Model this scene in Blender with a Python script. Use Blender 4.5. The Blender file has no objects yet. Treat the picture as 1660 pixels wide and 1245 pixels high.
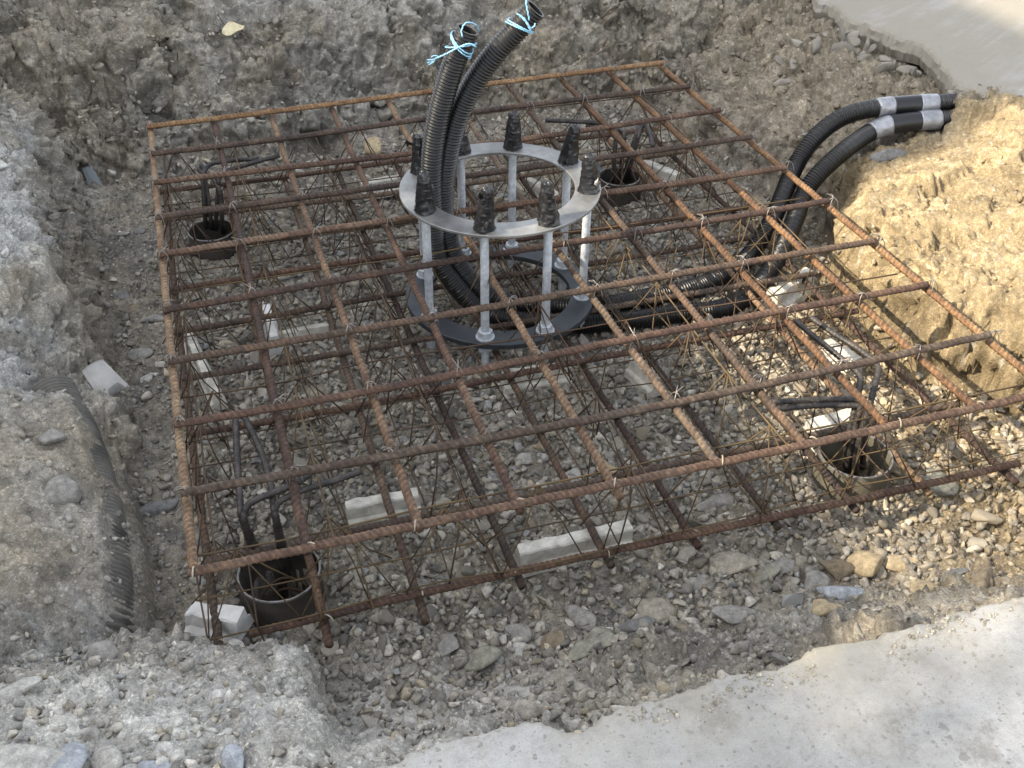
import bpy, math, random
import numpy as np
from mathutils import Vector, Matrix

rng = np.random.default_rng(7)
random.seed(7)
scene = bpy.context.scene
COL = scene.collection

# ------------------------------------------------------------------ camera, sky, sun, exposure
cam_d = bpy.data.cameras.new('camera')
cam = bpy.data.objects.new('camera', cam_d)
COL.objects.link(cam)
cam_d.sensor_width = 36.0
cam_d.lens = 36.98
cam_d.clip_start = 0.05
cam_d.clip_end = 500.0
cam.matrix_world = Matrix((
    (0.95197, 0.17894, -0.24847, 0.17325),
    (-0.30609, 0.57781, -0.75660, -3.11987),
    (0.00818, 0.79631, 0.60483, 1.29971),
    (0, 0, 0, 1)))
scene.camera = cam

SUN_DIR = Vector((0.78, 0.05, -0.60)).normalized()          # the way the light travels
world = bpy.data.worlds.new('World')
scene.world = world
world.use_nodes = True
wn, wl = world.node_tree.nodes, world.node_tree.links
wn.clear()
w_out = wn.new('ShaderNodeOutputWorld')
w_bg = wn.new('ShaderNodeBackground')
w_sky = wn.new('ShaderNodeTexSky')
w_hsv = wn.new('ShaderNodeHueSaturation')
w_sky.sky_type = 'NISHITA'
w_sky.sun_disc = False
w_sky.sun_elevation = math.asin(-SUN_DIR.z)
w_sky.sun_rotation = math.atan2(-SUN_DIR.x, -SUN_DIR.y)
w_sky.dust_density = 2.0
w_sky.ozone_density = 1.0
w_hsv.inputs['Saturation'].default_value = 0.32
wl.new(w_sky.outputs['Color'], w_hsv.inputs['Color'])
wl.new(w_hsv.outputs['Color'], w_bg.inputs['Color'])
w_bg.inputs['Strength'].default_value = 0.15
wl.new(w_bg.outputs['Background'], w_out.inputs['Surface'])

sun_d = bpy.data.lights.new('sun', 'SUN')
sun_d.energy = 2.6
sun_d.angle = math.radians(0.6)
sun_d.color = (1.0, 0.88, 0.70)
sun = bpy.data.objects.new('sun', sun_d)
COL.objects.link(sun)
sun.rotation_euler = SUN_DIR.to_track_quat('-Z', 'Y').to_euler()

scene.view_settings.view_transform = 'Standard'
scene.view_settings.look = 'None'
scene.view_settings.gamma = 1.0
scene.view_settings.use_curve_mapping = False
scene.view_settings.exposure = 2.02
scene.cycles.max_bounces = 6

# ------------------------------------------------------------------ helpers
def make_mesh(name, V, F, smooth=False):
    """V (n,3) array; F an array of equal faces, or a list of index lists"""
    me = bpy.data.meshes.new(name)
    V = np.asarray(V, dtype=np.float32)
    if isinstance(F, np.ndarray):
        k = F.shape[1]
        me.vertices.add(len(V)); me.vertices.foreach_set('co', V.ravel())
        me.loops.add(F.size); me.loops.foreach_set('vertex_index', F.astype(np.int32).ravel())
        me.polygons.add(len(F)); me.polygons.foreach_set('loop_start', (np.arange(len(F)) * k).astype(np.int32))
        me.update(calc_edges=True)
    else:
        me.from_pydata([tuple(map(float, v)) for v in V], [], [tuple(map(int, f)) for f in F])
        me.update()
    if smooth:
        me.polygons.foreach_set('use_smooth', np.ones(len(me.polygons), dtype=bool))
    return me

def link(name, me, mat=None, parent=None, loc=(0, 0, 0)):
    o = bpy.data.objects.new(name, me)
    COL.objects.link(o)
    o.location = loc
    if mat is not None and len(me.materials) == 0:
        me.materials.append(mat)
    if parent is not None:
        o.parent = parent
    return o

def empty(name, loc=(0, 0, 0)):
    o = bpy.data.objects.new(name, None)
    COL.objects.link(o)
    o.location = loc
    o.empty_display_size = 0.05
    return o

def tag(o, label=None, cat=None, group=None, kind=None):
    if label: o['label'] = label
    if cat: o['category'] = cat
    if group: o['group'] = group
    if kind: o['kind'] = kind
    return o

class MB:
    """collects shapes for ONE mesh object"""
    def __init__(s): s.v, s.f, s.n = [], [], 0
    def add(s, V, F):
        V = np.asarray(V, dtype=float)
        s.v.append(V); s.f += [tuple(int(i) + s.n for i in f) for f in F]; s.n += len(V)
        return s
    def mesh(s, name, smooth=False): return make_mesh(name, np.concatenate(s.v), s.f, smooth)

def spline(pts, step):
    """Catmull-Rom through pts, resampled to about one point per step"""
    P = np.asarray(pts, dtype=float)
    Q = np.vstack([2 * P[0] - P[1], P, 2 * P[-1] - P[-2]])
    out = []
    for i in range(1, len(Q) - 2):
        for t in np.linspace(0, 1, 40, endpoint=False):
            a, b, c, d = Q[i - 1], Q[i], Q[i + 1], Q[i + 2]
            out.append(.5 * (2 * b + (c - a) * t + (2 * a - 5 * b + 4 * c - d) * t * t + (3 * b - a - 3 * c + d) * t ** 3))
    out.append(P[-1])
    out = np.array(out)
    s = np.concatenate([[0], np.cumsum(np.linalg.norm(np.diff(out, axis=0), axis=1))])
    n = max(2, int(s[-1] / step) + 1)
    u = np.linspace(0, s[-1], n)
    return np.stack([np.interp(u, s, out[:, k]) for k in range(3)], 1), u

def frames(P):
    T = np.gradient(P, axis=0)
    T /= np.linalg.norm(T, axis=1)[:, None] + 1e-12
    N = np.zeros_like(P)
    a = np.array([0, 0, 1.0]) if abs(T[0][2]) < .9 else np.array([1.0, 0, 0])
    n = a - T[0] * (a @ T[0]); n /= np.linalg.norm(n)
    for i in range(len(P)):
        n = n - T[i] * (n @ T[i]); n /= np.linalg.norm(n) + 1e-12
        N[i] = n
    return T, N, np.cross(T, N)

def sweep(P, R, seg=8, caps=True):
    """tube along P, R scalar, (n,) or (n,seg); returns V, F(list)"""
    P = np.asarray(P, dtype=float); n = len(P)
    R = np.asarray(R, dtype=float)
    if R.ndim == 0: R = np.full((n, seg), float(R))
    elif R.ndim == 1: R = np.repeat(R[:, None], seg, 1)
    T, N, B = frames(P)
    a = np.arange(seg) * 2 * np.pi / seg
    V = P[:, None] + R[..., None] * (np.cos(a)[None, :, None] * N[:, None] + np.sin(a)[None, :, None] * B[:, None])
    V = V.reshape(-1, 3)
    i = np.arange(n - 1)[:, None] * seg; j = np.arange(seg)[None]; j2 = (j + 1) % seg
    F = np.stack([i + j, i + j2, i + seg + j2, i + seg + j], -1).reshape(-1, 4)
    F = [tuple(f) for f in F]
    if caps:
        F.append(tuple(range(seg))[::-1]); F.append(tuple((n - 1) * seg + k for k in range(seg)))
    return V, F

# ------------------------------------------------------------------ numpy noise
_perm = rng.permutation(4096).astype(np.int64)
_grad = rng.normal(size=(4096, 3)); _grad /= np.linalg.norm(_grad, axis=1)[:, None]
_rand = rng.random((4096, 3))
def _hash(i, j, k):
    return _perm[(_perm[(_perm[i & 4095] + j) & 4095] + k) & 4095]
def perlin(X):
    X = np.asarray(X, dtype=float)
    I = np.floor(X).astype(np.int64); f = X - I
    u = f * f * f * (f * (f * 6 - 15) + 10)
    out = 0
    for dx in (0, 1):
        wx = u[:, 0] if dx else 1 - u[:, 0]
        for dy in (0, 1):
            wy = u[:, 1] if dy else 1 - u[:, 1]
            for dz in (0, 1):
                wz = u[:, 2] if dz else 1 - u[:, 2]
                g = _grad[_hash(I[:, 0] + dx, I[:, 1] + dy, I[:, 2] + dz)]
                out = out + wx * wy * wz * ((f[:, 0] - dx) * g[:, 0] + (f[:, 1] - dy) * g[:, 1] + (f[:, 2] - dz) * g[:, 2])
    return out * 1.6
def fbm(X, oct=4, gain=.5, lac=2.03):
    X = np.asarray(X, dtype=float); a, s, tot = 1.0, 0, 0
    for o in range(oct):
        s = s + a * perlin(X * lac ** o + 17.3 * o); tot += a; a *= gain
    return s / tot
def worley(X):
    """distance to nearest and second nearest cell point, and a random value per cell"""
    X = np.asarray(X, dtype=float)
    I = np.floor(X).astype(np.int64)
    d1 = np.full(len(X), 9.0); d2 = d1.copy(); rv = np.zeros(len(X))
    for dx in (-1, 0, 1):
        for dy in (-1, 0, 1):
            for dz in (-1, 0, 1):
                J = I + np.array([dx, dy, dz]); h = _hash(J[:, 0], J[:, 1], J[:, 2])
                d = ((J + _rand[h] - X) ** 2).sum(1)
                m = d < d1
                d2 = np.where(m, d1, np.minimum(d2, d)); rv = np.where(m, _rand[(h * 7 + 3) & 4095, 0], rv); d1 = np.where(m, d, d1)
    return np.sqrt(d1), np.sqrt(d2), rv
def chunks(X, tilt=.9):
    """broken-soil relief: every cell is a facet with its own height and lean; also the distance to the cell's edge"""
    X = np.asarray(X, dtype=float); I = np.floor(X).astype(np.int64)
    d1 = np.full(len(X), 9.0); d2 = d1.copy(); hh = np.zeros(len(X), np.int64); D = np.zeros_like(X)
    for dx in (-1, 0, 1):
        for dy in (-1, 0, 1):
            for dz in (-1, 0, 1):
                J = I + np.array([dx, dy, dz]); h = _hash(J[:, 0], J[:, 1], J[:, 2])
                v = X - J - _rand[h]; d = (v ** 2).sum(1); m = d < d1
                d2 = np.where(m, d1, np.minimum(d2, d)); hh = np.where(m, h, hh); D = np.where(m[:, None], v, D); d1 = np.where(m, d, d1)
    r = _rand[(hh * 7 + 3) & 4095]
    return (r[:, 0] - .5) + tilt * ((_rand[(hh * 13 + 5) & 4095] - .5) * D).sum(1), np.sqrt(d2) - np.sqrt(d1), r[:, 1]
def smooth01(t): t = np.clip(t, 0, 1); return t * t * (3 - 2 * t)
def lerp(a, b, t): return a + (b - a) * t

# ------------------------------------------------------------------ materials
def new_mat(name, rough=.9, metal=0.0, spec=.3):
    m = bpy.data.materials.new(name); m.use_nodes = True
    nt = m.node_tree; b = nt.nodes['Principled BSDF']
    b.inputs['Roughness'].default_value = rough
    b.inputs['Metallic'].default_value = metal
    b.inputs['Specular IOR Level'].default_value = spec
    return m, nt, b
def nd(nt, typ, **kw):
    n = nt.nodes.new(typ)
    for k, v in kw.items():
        if k in n.inputs: n.inputs[k].default_value = v
        else: setattr(n, k, v)
    return n
def ramp(nt, fac, stops, interp='LINEAR'):
    r = nt.nodes.new('ShaderNodeValToRGB'); r.color_ramp.interpolation = interp
    e = r.color_ramp.elements
    while len(e) < len(stops): e.new(.5)
    for el, (p, c) in zip(e, stops): el.position = p; el.color = (*c, 1) if len(c) == 3 else c
    nt.links.new(fac, r.inputs['Fac']); return r.outputs['Color']
def mix(nt, fac, a, b, blend='MIX'):
    m = nt.nodes.new('ShaderNodeMix'); m.data_type = 'RGBA'; m.blend_type = blend
    for s, v in ((m.inputs['Factor'], fac), (m.inputs['A'], a), (m.inputs['B'], b)):
        if hasattr(v, 'links'): nt.links.new(v, s)
        else: s.default_value = v if not isinstance(v, tuple) else (*v, 1)
    return m.outputs['Result']
def coords(nt, kind='Object'):
    return nt.nodes.new('ShaderNodeTexCoord').outputs[kind]
def noise(nt, vec, scale, detail=4, rough=.6, out='Fac'):
    n = nd(nt, 'ShaderNodeTexNoise', Scale=scale, Detail=detail, Roughness=rough)
    nt.links.new(vec, n.inputs['Vector']); return n.outputs[out]
def bump(nt, b, h, strength=.5, dist=.003):
    n = nd(nt, 'ShaderNodeBump', Strength=strength, Distance=dist)
    nt.links.new(h, n.inputs['Height']); nt.links.new(n.outputs['Normal'], b.inputs['Normal'])

def soil_mat(name):
    """colour of dirt comes from the vertex attribute 'tint'; grain and grit from noise"""
    m, nt, b = new_mat(name, .95, 0, .12)
    at = nd(nt, 'ShaderNodeAttribute', attribute_name='tint')
    P = nt.nodes.new('ShaderNodeNewGeometry').outputs['Position']
    g1 = ramp(nt, noise(nt, P, 55, 6, .7), [(.28, (.72, .71, .70)), (.5, (1, 1, 1)), (.72, (1.30, 1.29, 1.26))])
    def grains(scale):
        v = nd(nt, 'ShaderNodeTexVoronoi', Scale=scale, Randomness=1.0); nt.links.new(P, v.inputs['Vector'])
        s_ = nt.nodes.new('ShaderNodeSeparateColor'); nt.links.new(v.outputs['Color'], s_.inputs[0]); return s_.outputs[0], v.outputs['Distance']
    ga, da = grains(330); gb, db = grains(140)
    g2 = mix(nt, 1.0, ramp(nt, ga, [(0, (.80, .80, .80)), (.55, (1, 1, 1)), (.88, (1.10, 1.10, 1.10)), (1, (1.50, 1.50, 1.46))]),
             ramp(nt, gb, [(0, (.86, .86, .86)), (.6, (1, 1, 1)), (.92, (1.08, 1.08, 1.08)), (1, (1.40, 1.40, 1.36))]), 'MULTIPLY')
    hsum = nd(nt, 'ShaderNodeMath', operation='ADD'); nt.links.new(da, hsum.inputs[0]); nt.links.new(db, hsum.inputs[1])
    hneg = nd(nt, 'ShaderNodeMath', operation='MULTIPLY'); nt.links.new(hsum.outputs[0], hneg.inputs[0]); hneg.inputs[1].default_value = -1.0
    c = mix(nt, 1.0, at.outputs['Color'], g1, 'MULTIPLY')
    c = mix(nt, 1.0, c, g2, 'MULTIPLY')
    nt.links.new(c, b.inputs['Base Color'])
    bump(nt, b, hneg.outputs[0], .40, .003)
    return m
M_SOIL = soil_mat('soil')

def stone_mat(name, random_obj):
    m, nt, b = new_mat(name, .88, 0, .2)
    P = coords(nt) if random_obj else nt.nodes.new('ShaderNodeNewGeometry').outputs['Position']
    if random_obj:
        oi = nt.nodes.new('ShaderNodeObjectInfo')
        base = oi.outputs['Color']
    else:
        base = nd(nt, 'ShaderNodeAttribute', attribute_name='tint').outputs['Color']
    c = mix(nt, 1.0, base, ramp(nt, noise(nt, P, 70, 5, .7), [(.3, (.58, .57, .56)), (.5, (1, 1, 1)), (.72, (1.5, 1.48, 1.42))]), 'MULTIPLY')
    c = mix(nt, 1.0, c, ramp(nt, noise(nt, P, 420, 3, .7), [(.3, (.8, .8, .8)), (.5, (1, 1, 1)), (.75, (1.3, 1.3, 1.3))]), 'MULTIPLY')
    nt.links.new(c, b.inputs['Base Color'])
    bump(nt, b, noise(nt, P, 230, 5, .7), .55, .002)
    return m
M_GRAVEL = stone_mat('gravel_stone', False)
M_STONE = stone_mat('loose_stone', True)

def rust_mat():
    m, nt, b = new_mat('rusty_rebar', .78, .15, .35)
    oi = nt.nodes.new('ShaderNodeObjectInfo')
    P = nt.nodes.new('ShaderNodeNewGeometry').outputs['Position']
    n = noise(nt, P, 7, 6, .7); n2 = noise(nt, P, 90, 4, .7)
    add = nd(nt, 'ShaderNodeMath', operation='MULTIPLY_ADD'); nt.links.new(oi.outputs['Random'], add.inputs[0]); add.inputs[1].default_value = .38
    nt.links.new(n, add.inputs[2])
    c = ramp(nt, add.outputs[0], [(.30, (.022, .020, .019)), (.50, (.043, .033, .028)), (.66, (.068, .047, .036)), (.80, (.100, .072, .052)), (1, (.150, .120, .088))])
    c = mix(nt, 1.0, c, ramp(nt, n2, [(.3, (.50, .47, .47)), (.5, (1, 1, 1)), (.72, (1.75, 1.65, 1.5))]), 'MULTIPLY')
    # the colour each bar has as a whole: pale dusty, red or steel dark
    c = mix(nt, 1.0, c, oi.outputs['Color'], 'MULTIPLY')
    # painted shading: rib crests lightened, grooves darkened to make the relief read
    c = mix(nt, 1.0, c, nd(nt, 'ShaderNodeAttribute', attribute_name='rib_shade').outputs['Color'], 'MULTIPLY')
    nt.links.new(c, b.inputs['Base Color'])
    bump(nt, b, noise(nt, P, 500, 3, .6), .3, .0008)
    return m
M_RUST = rust_mat()

def simple_mat(name, c0, c1, rough=.6, metal=0, spec=.4, scale=30, bumpv=.2, bdist=.001, bscale=200):
    m, nt, b = new_mat(name, rough, metal, spec)
    P = nt.nodes.new('ShaderNodeNewGeometry').outputs['Position']
    nt.links.new(ramp(nt, noise(nt, P, scale, 6, .65), [(.3, c0), (.7, c1)]), b.inputs['Base Color'])
    if bumpv: bump(nt, b, noise(nt, P, bscale, 4, .6), bumpv, bdist)
    return m
M_WIRE = simple_mat('rusty_wire', (.030, .022, .018), (.105, .066, .038), .75, .2, .3, 6, 0)
M_WIRE_OCHRE = simple_mat('yellow_rusty_wire', (.038, .028, .020), (.155, .105, .050), .75, .2, .3, 6, 0)
M_TIE = simple_mat('binding_wire', (.13, .115, .10), (.32, .29, .26), .45, .7, .5, 30, 0)
M_TIE_PALE = simple_mat('pale_binding', (.26, .22, .16), (.42, .37, .28), .6, .1, .4, 30, 0)
M_DARKBAR = simple_mat('dark_steel_bar', (.022, .022, .024), (.088, .076, .066), .55, .4, .4, 45, .2)
M_CASING = simple_mat('pipe_steel', (.040, .038, .035), (.11, .095, .08), .6, .4, .5, 18, .3)
M_CASING_OLIVE = simple_mat('pipe_dusty', (.085, .078, .058), (.15, .135, .10), .8, .1, .3, 14, .3)
M_CUT = simple_mat('cut_steel_edge', (.13, .12, .11), (.34, .33, .31), .5, .6, .5, 60, .2)
M_ROD = simple_mat('galvanised_steel', (.34, .365, .39), (.60, .63, .66), .50, .35, .5, 70, .35)
M_RING = simple_mat('bare_plate_steel', (.115, .115, .112), (.31, .31, .30), .45, .55, .5, 11, .15, .001, 60)
M_RING_DARK = simple_mat('mill_scale_steel', (.026, .030, .036), (.066, .071, .078), .48, .45, .5, 12, .15)
M_TAPE = simple_mat('black_tape', (.008, .008, .009), (.018, .018, .020), .30, 0, .5, 40, .35, .002, 120)
M_PLASTIC = simple_mat('black_conduit_plastic', (.005, .005, .0055), (.013, .0125, .012), .40, 0, .5, 14, .1)
M_PLASTIC_DUSTY = simple_mat('dusty_conduit_plastic', (.055, .052, .046), (.19, .178, .155), .85, 0, .4, 9, .1)
M_SLEEVE = simple_mat('smooth_black_sleeve', (.008, .008, .009), (.016, .016, .017), .33, 0, .5, 14, 0)
M_DUCT = simple_mat('silver_duct_tape', (.19, .195, .205), (.36, .365, .385), .36, .5, .5, 45, .6, .003, 90)
M_TWINE = simple_mat('blue_twine', (.17, .41, .60), (.36, .63, .80), .6, 0, .4, 80, 0)
M_BLOCK = simple_mat('spacer_concrete', (.29, .275, .235), (.60, .58, .51), .92, 0, .2, 34, .6, .003, 160)
M_BLOCK_WHITE = simple_mat('spacer_white', (.42, .41, .385), (.62, .61, .58), .9, 0, .2, 22, .4, .002, 160)
M_SHARD = simple_mat('grey_pipe_shard', (.22, .212, .195), (.36, .35, .33), .7, 0, .3, 16, .2)
M_FLAP = simple_mat('grey_plastic_flap', (.13, .15, .15), (.21, .23, .235), .6, 0, .4, 16, .2)
M_LEAF = simple_mat('dry_leaf', (.42, .36, .22), (.60, .54, .36), .8, 0, .3, 40, .2)
M_ROOT = simple_mat('dark_twig', (.05, .042, .035), (.10, .085, .07), .9, 0, .2, 40, .2)

def slab_mat():
    m, nt, b = new_mat('old_concrete', .93, 0, .15)
    P = nt.nodes.new('ShaderNodeNewGeometry').outputs['Position']
    c = ramp(nt, noise(nt, P, 3.0, 8, .68), [(.3, (.28, .28, .275)), (.5, (.345, .345, .34)), (.7, (.40, .395, .38))])
    c = mix(nt, 1.0, c, ramp(nt, noise(nt, P, 60, 5, .7), [(.3, (.82, .82, .82)), (.5, (1, 1, 1)), (.7, (1.10, 1.10, 1.09))]), 'MULTIPLY')
    c = mix(nt, 1.0, c, ramp(nt, noise(nt, P, 380, 2, .6), [(.3, (.78, .78, .78)), (.45, (1, 1, 1)), (.7, (1.08, 1.08, 1.08))]), 'MULTIPLY')
    c = mix(nt, 1.0, c, ramp(nt, noise(nt, P, 1.6, 7, .75), [(.34, (.74, .73, .70)), (.5, (1, 1, 1)), (.66, (1.08, 1.08, 1.07))]), 'MULTIPLY')
    c = mix(nt, 1.0, c, ramp(nt, noise(nt, P, 14, 8, .8), [(.36, (.70, .69, .67)), (.47, (1, 1, 1)), (.7, (1.05, 1.05, 1.05))]), 'MULTIPLY')
    # exposed aggregate: small dark chips, and a few larger ones
    for sc, th, amt in ((85, .23, .80), (34, .16, .75), (150, .22, .6)):
        v = nd(nt, 'ShaderNodeTexVoronoi', Scale=sc, Randomness=1.0)
        wv = nt.nodes.new('ShaderNodeVectorMath'); wv.operation = 'ADD'
        nz = nd(nt, 'ShaderNodeTexNoise', Scale=sc * 1.4, Detail=2); nt.links.new(P, nz.inputs['Vector'])
        sc_ = nt.nodes.new('ShaderNodeVectorMath'); sc_.operation = 'SCALE'; sc_.inputs['Scale'].default_value = .9 / sc
        nt.links.new(nz.outputs['Color'], sc_.inputs[0]); nt.links.new(P, wv.inputs[0]); nt.links.new(sc_.outputs[0], wv.inputs[1])
        nt.links.new(wv.outputs[0], v.inputs['Vector'])
        lt = nd(nt, 'ShaderNodeMath', operation='LESS_THAN'); nt.links.new(v.outputs['Distance'], lt.inputs[0]); lt.inputs[1].default_value = th
        sep = nt.nodes.new('ShaderNodeSeparateColor'); nt.links.new(v.outputs['Color'], sep.inputs[0])
        gt = nd(nt, 'ShaderNodeMath', operation='GREATER_THAN'); nt.links.new(sep.outputs[0], gt.inputs[0]); gt.inputs[1].default_value = .60
        mu = nd(nt, 'ShaderNodeMath', operation='MULTIPLY'); nt.links.new(lt.outputs[0], mu.inputs[0]); nt.links.new(gt.outputs[0], mu.inputs[1])
        mu2 = nd(nt, 'ShaderNodeMath', operation='MULTIPLY'); nt.links.new(mu.outputs[0], mu2.inputs[0]); mu2.inputs[1].default_value = amt
        c = mix(nt, mu2.outputs[0], c, (.17, .165, .16))
    # dirt trodden over it
    at = nd(nt, 'ShaderNodeAttribute', attribute_name='tint')
    c = mix(nt, at.outputs['Alpha'], c, at.outputs['Color'])
    nt.links.new(c, b.inputs['Base Color'])
    bump(nt, b, noise(nt, P, 130, 8, .72), .5, .003)
    return m
M_SLAB = slab_mat()

# ------------------------------------------------------------------ conduit centre lines (needed for the trench they lie in)
C1 = [(0.8007, -0.8673, 0.5127), (0.7688, -0.8569, 0.4326), (0.7376, -0.8467, 0.3298), (0.7177, -0.8401, 0.2295), (0.7100, -0.8376, 0.1325), (0.7107, -0.8379, 0.0310), (0.7161, -0.8396, -0.0700), (0.7504, -0.8508, -0.1377), (0.8011, -0.8675, -0.2073),
      (0.8632, -0.8868, -0.2500), (0.9474, -0.9155, -0.2660), (1.0682, -0.9589, -0.2680), (1.2032, -0.9850, -0.2680), (1.3501, -0.9926, -0.2680), (1.4607, -1.0075, -0.2660), (1.5467, -0.9868, -0.2550), (1.6373, -0.9334, -0.2350), (1.7256, -0.8585, -0.2000),
      (1.8032, -0.7794, -0.1600), (1.8623, -0.7168, -0.1200), (1.9160, -0.6958, -0.0700), (2.0046, -0.6722, -0.0200), (2.1147, -0.6243, 0.0000), (2.1784, -0.6303, 0.0200), (2.2640, -0.6470, 0.0280), (2.3443, -0.6617, 0.0300), (2.4604, -0.6773, 0.0300), (2.6155, -0.6845, 0.0200)]
C2 = [(0.9528, -0.8855, 0.5507), (0.9142, -0.8729, 0.5037), (0.8720, -0.8591, 0.4555), (0.8314, -0.8458, 0.3974), (0.7977, -0.8348, 0.3331), (0.7726, -0.8265, 0.2637), (0.7550, -0.8208, 0.1839), (0.7439, -0.8172, 0.1011), (0.7443, -0.8173, 0.0150),
      (0.7614, -0.8229, -0.0743), (0.8010, -0.8358, -0.1518), (0.8578, -0.8544, -0.2047), (0.9406, -0.8459, -0.2550), (1.1232, -0.8940, -0.2660), (1.2432, -0.8984, -0.2660), (1.3455, -0.8935, -0.2660), (1.4095, -0.8930, -0.2640), (1.4946, -0.8781, -0.2620), (1.5918, -0.8478, -0.2500),
      (1.6582, -0.8076, -0.2350), (1.7354, -0.7591, -0.1800), (1.8067, -0.6918, -0.1300), (1.8796, -0.6199, -0.0800), (1.9416, -0.5900, -0.0200), (2.0181, -0.5679, 0.0200), (2.0901, -0.5693, 0.0450), (2.1745, -0.5806, 0.0550), (2.2598, -0.5941, 0.0580), (2.3397, -0.6132, 0.0600), (2.4640, -0.6305, 0.0600), (2.6239, -0.6324, 0.0500)]
c1s, c1u = spline(C1, .00175)
c2s, c2u = spline(C2, .00175)

# ------------------------------------------------------------------ the excavated ground: one sheet, fine in the pit and coarse out to the horizon
FLOOR, TOP = -.292, .10
def grow(stops, far):
    """grid lines: stops are (coordinate, step from there on); past the ends the steps grow out to the horizon"""
    core = np.concatenate([np.arange(p0, p1 - s0 * .5, s0) for (p0, s0), (p1, _) in zip(stops[:-1], stops[1:])] + [[stops[-1][0]]])
    lo, hi = [], []
    x, d = core[-1], stops[-1][1]
    while x < far: d *= 1.22; x += d; hi.append(x)
    x, d = core[0], stops[0][1]
    while x > -far: d *= 1.22; x -= d; lo.append(x)
    return np.concatenate([lo[::-1], core, hi])
GX = grow([(-.60, .0062), (-.40, .0042), (-.04, .0070), (1.80, .0046), (2.25, .0060), (2.72, .006)], 150.0)
GY = grow([(-2.60, .0062), (-1.66, .0066), (.26, .0038), (.85, .0055), (1.25, .006)], 150.0)

def pw(t, pts):
    xs, ys = zip(*pts)
    return np.interp(t, xs, ys)

def base_height(x, y):
    Z0 = np.zeros_like(x)
    w1 = fbm(np.stack([x * 2.1, y * 2.1, Z0], 1), 4) ; w2 = fbm(np.stack([x * 2.1, y * 2.1, Z0 + 9], 1), 4)
    w3 = fbm(np.stack([x * 6.5, y * 6.5, Z0 + 4], 1), 4); w4 = fbm(np.stack([x * 6.5, y * 6.5, Z0 + 14], 1), 4)
    X = x + .05 * w1 + .035 * w3
    Y = y + .05 * w2 + .035 * w4
    floor = FLOOR + .012 * w1 + .008 * w3
    # left side: a low ledge with a buried conduit in the near half, a steep rough face farther back
    xf = pw(y, [(-2.2, -.10), (-1.2, -.088), (-.6, -.10), (-.2, -.15), (.3, -.2), (.8, -.3)])
    d = xf - X
    ledge = pw(d, [(0, FLOOR), (.035, -.185), (.16, -.145), (.22, -.10), (.30, .0), (.42, .09), (.7, TOP)])
    face = pw(d, [(0, FLOOR), (.04, -.17), (.08, -.13), (.14, .0), (.22, .07), (.42, TOP), (.8, TOP + .03)])
    tl = smooth01((y + .95) / .25)
    left = lerp(ledge, face, tl)
    # rear side
    yf = pw(x, [(-.4, .30), (.3, .36), (.8, .46), (1.3, .50), (1.8, .42), (2.1, .30)])
    e = Y - yf
    back = pw(e, [(0, FLOOR), (.05, -.17), (.10, -.12), (.19, -.03), (.26, .08), (.34, .13), (.42, .22), (.60, .28), (.95, .44), (1.6, .5), (4, .35), (9, .12), (20, TOP)])
    # the rear bank fades out to the right where the slab lies
    back = np.where(back > TOP, lerp(back, np.minimum(back, TOP), smooth01((x - 2.05) / .35)), back)
    # right side
    xr = pw(y, [(-2.4, 2.15), (-1.75, 2.06), (-1.55, 1.99), (-1.38, 1.87), (-1.0, 1.84), (-.90, 1.87), (-.80, 1.96), (-.70, 1.99), (-.6, 1.95), (-.3, 1.92), (.1, 1.86), (.5, 1.9)])
    r = X - xr
    bank = pw(r - .025 * w1 + .06 * smooth01((-1.0 - y) / .3), [(0, FLOOR), (.012, -.21), (.035, -.10), (.07, -.055), (.20, -.025), (.38, .03), (.50, .09), (.7, TOP)])
    cut = pw(r, [(0, FLOOR), (.05, -.20), (.12, -.12), (.28, -.06), (.34, .0), (.46, .03), (.54, .035), (.62, .02), (.8, .015)])
    right = lerp(bank, cut, smooth01((y + .68 + .03 * w3) / .05))
    # near side: rubble slope up to the slab, on the left a mound of trodden dirt
    g = -1.93 - Y
    slope = pw(g, [(0, FLOOR), (.10, -.255), (.22, -.16), (.34, -.03), (.42, .055), (.5, .06), (2, .05)])
    m = -1.72 - Y - .45 * np.clip(X - .05, -.3, .3)
    mound = pw(m, [(0, FLOOR), (.06, -.215), (.13, -.155), (.24, -.105), (.42, .0), (.60, .07), (.75, .09), (2, .10)])
    tm = smooth01((.245 + .03 * w3 - x) / .07)
    near = lerp(slope, mound, tm)
    plug = TOP - .005 - np.maximum(0, np.hypot((x - 2.52) / 1.5, (y + .66) / 1.0) - .10) * 1.8
    z = np.maximum.reduce([floor, left, back, right, near, np.where(x > 2.32, plug, FLOOR)])
    wall = smooth01((z - floor - .01) / .06)
    return z, wall

def trench(x, y, z):
    """the channel the two conduits run through on their way into the bank"""
    sel = np.where((x > 1.55) & (x < 2.7) & (y > -1.15) & (y < -.3))[0]
    for cs, rad in ((c1s[::8], .036), (c2s[::8], .045)):
        px = np.stack([x[sel], y[sel]], 1)
        best = np.full(len(sel), 9.0); hz = np.zeros(len(sel))
        for q in cs[(cs[:, 0] > 1.5) & (cs[:, 0] < 2.33)]:
            dd = np.hypot(px[:, 0] - q[0], px[:, 1] - q[1])
            m = dd < best
            best = np.where(m, dd, best); hz = np.where(m, q[2], hz)
        lim = hz - .04 + np.maximum(0, best - rad) * 4.5
        z[sel] = np.minimum(z[sel], np.maximum(lim, FLOOR - .01))
    return z

gx, gy = np.meshgrid(GX, GY)
x0, y0 = gx.ravel(), gy.ravel()
z0, wall = base_height(x0, y0)
z0 = trench(x0, y0, z0)
nxn, nyn = len(GX), len(GY)
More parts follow.
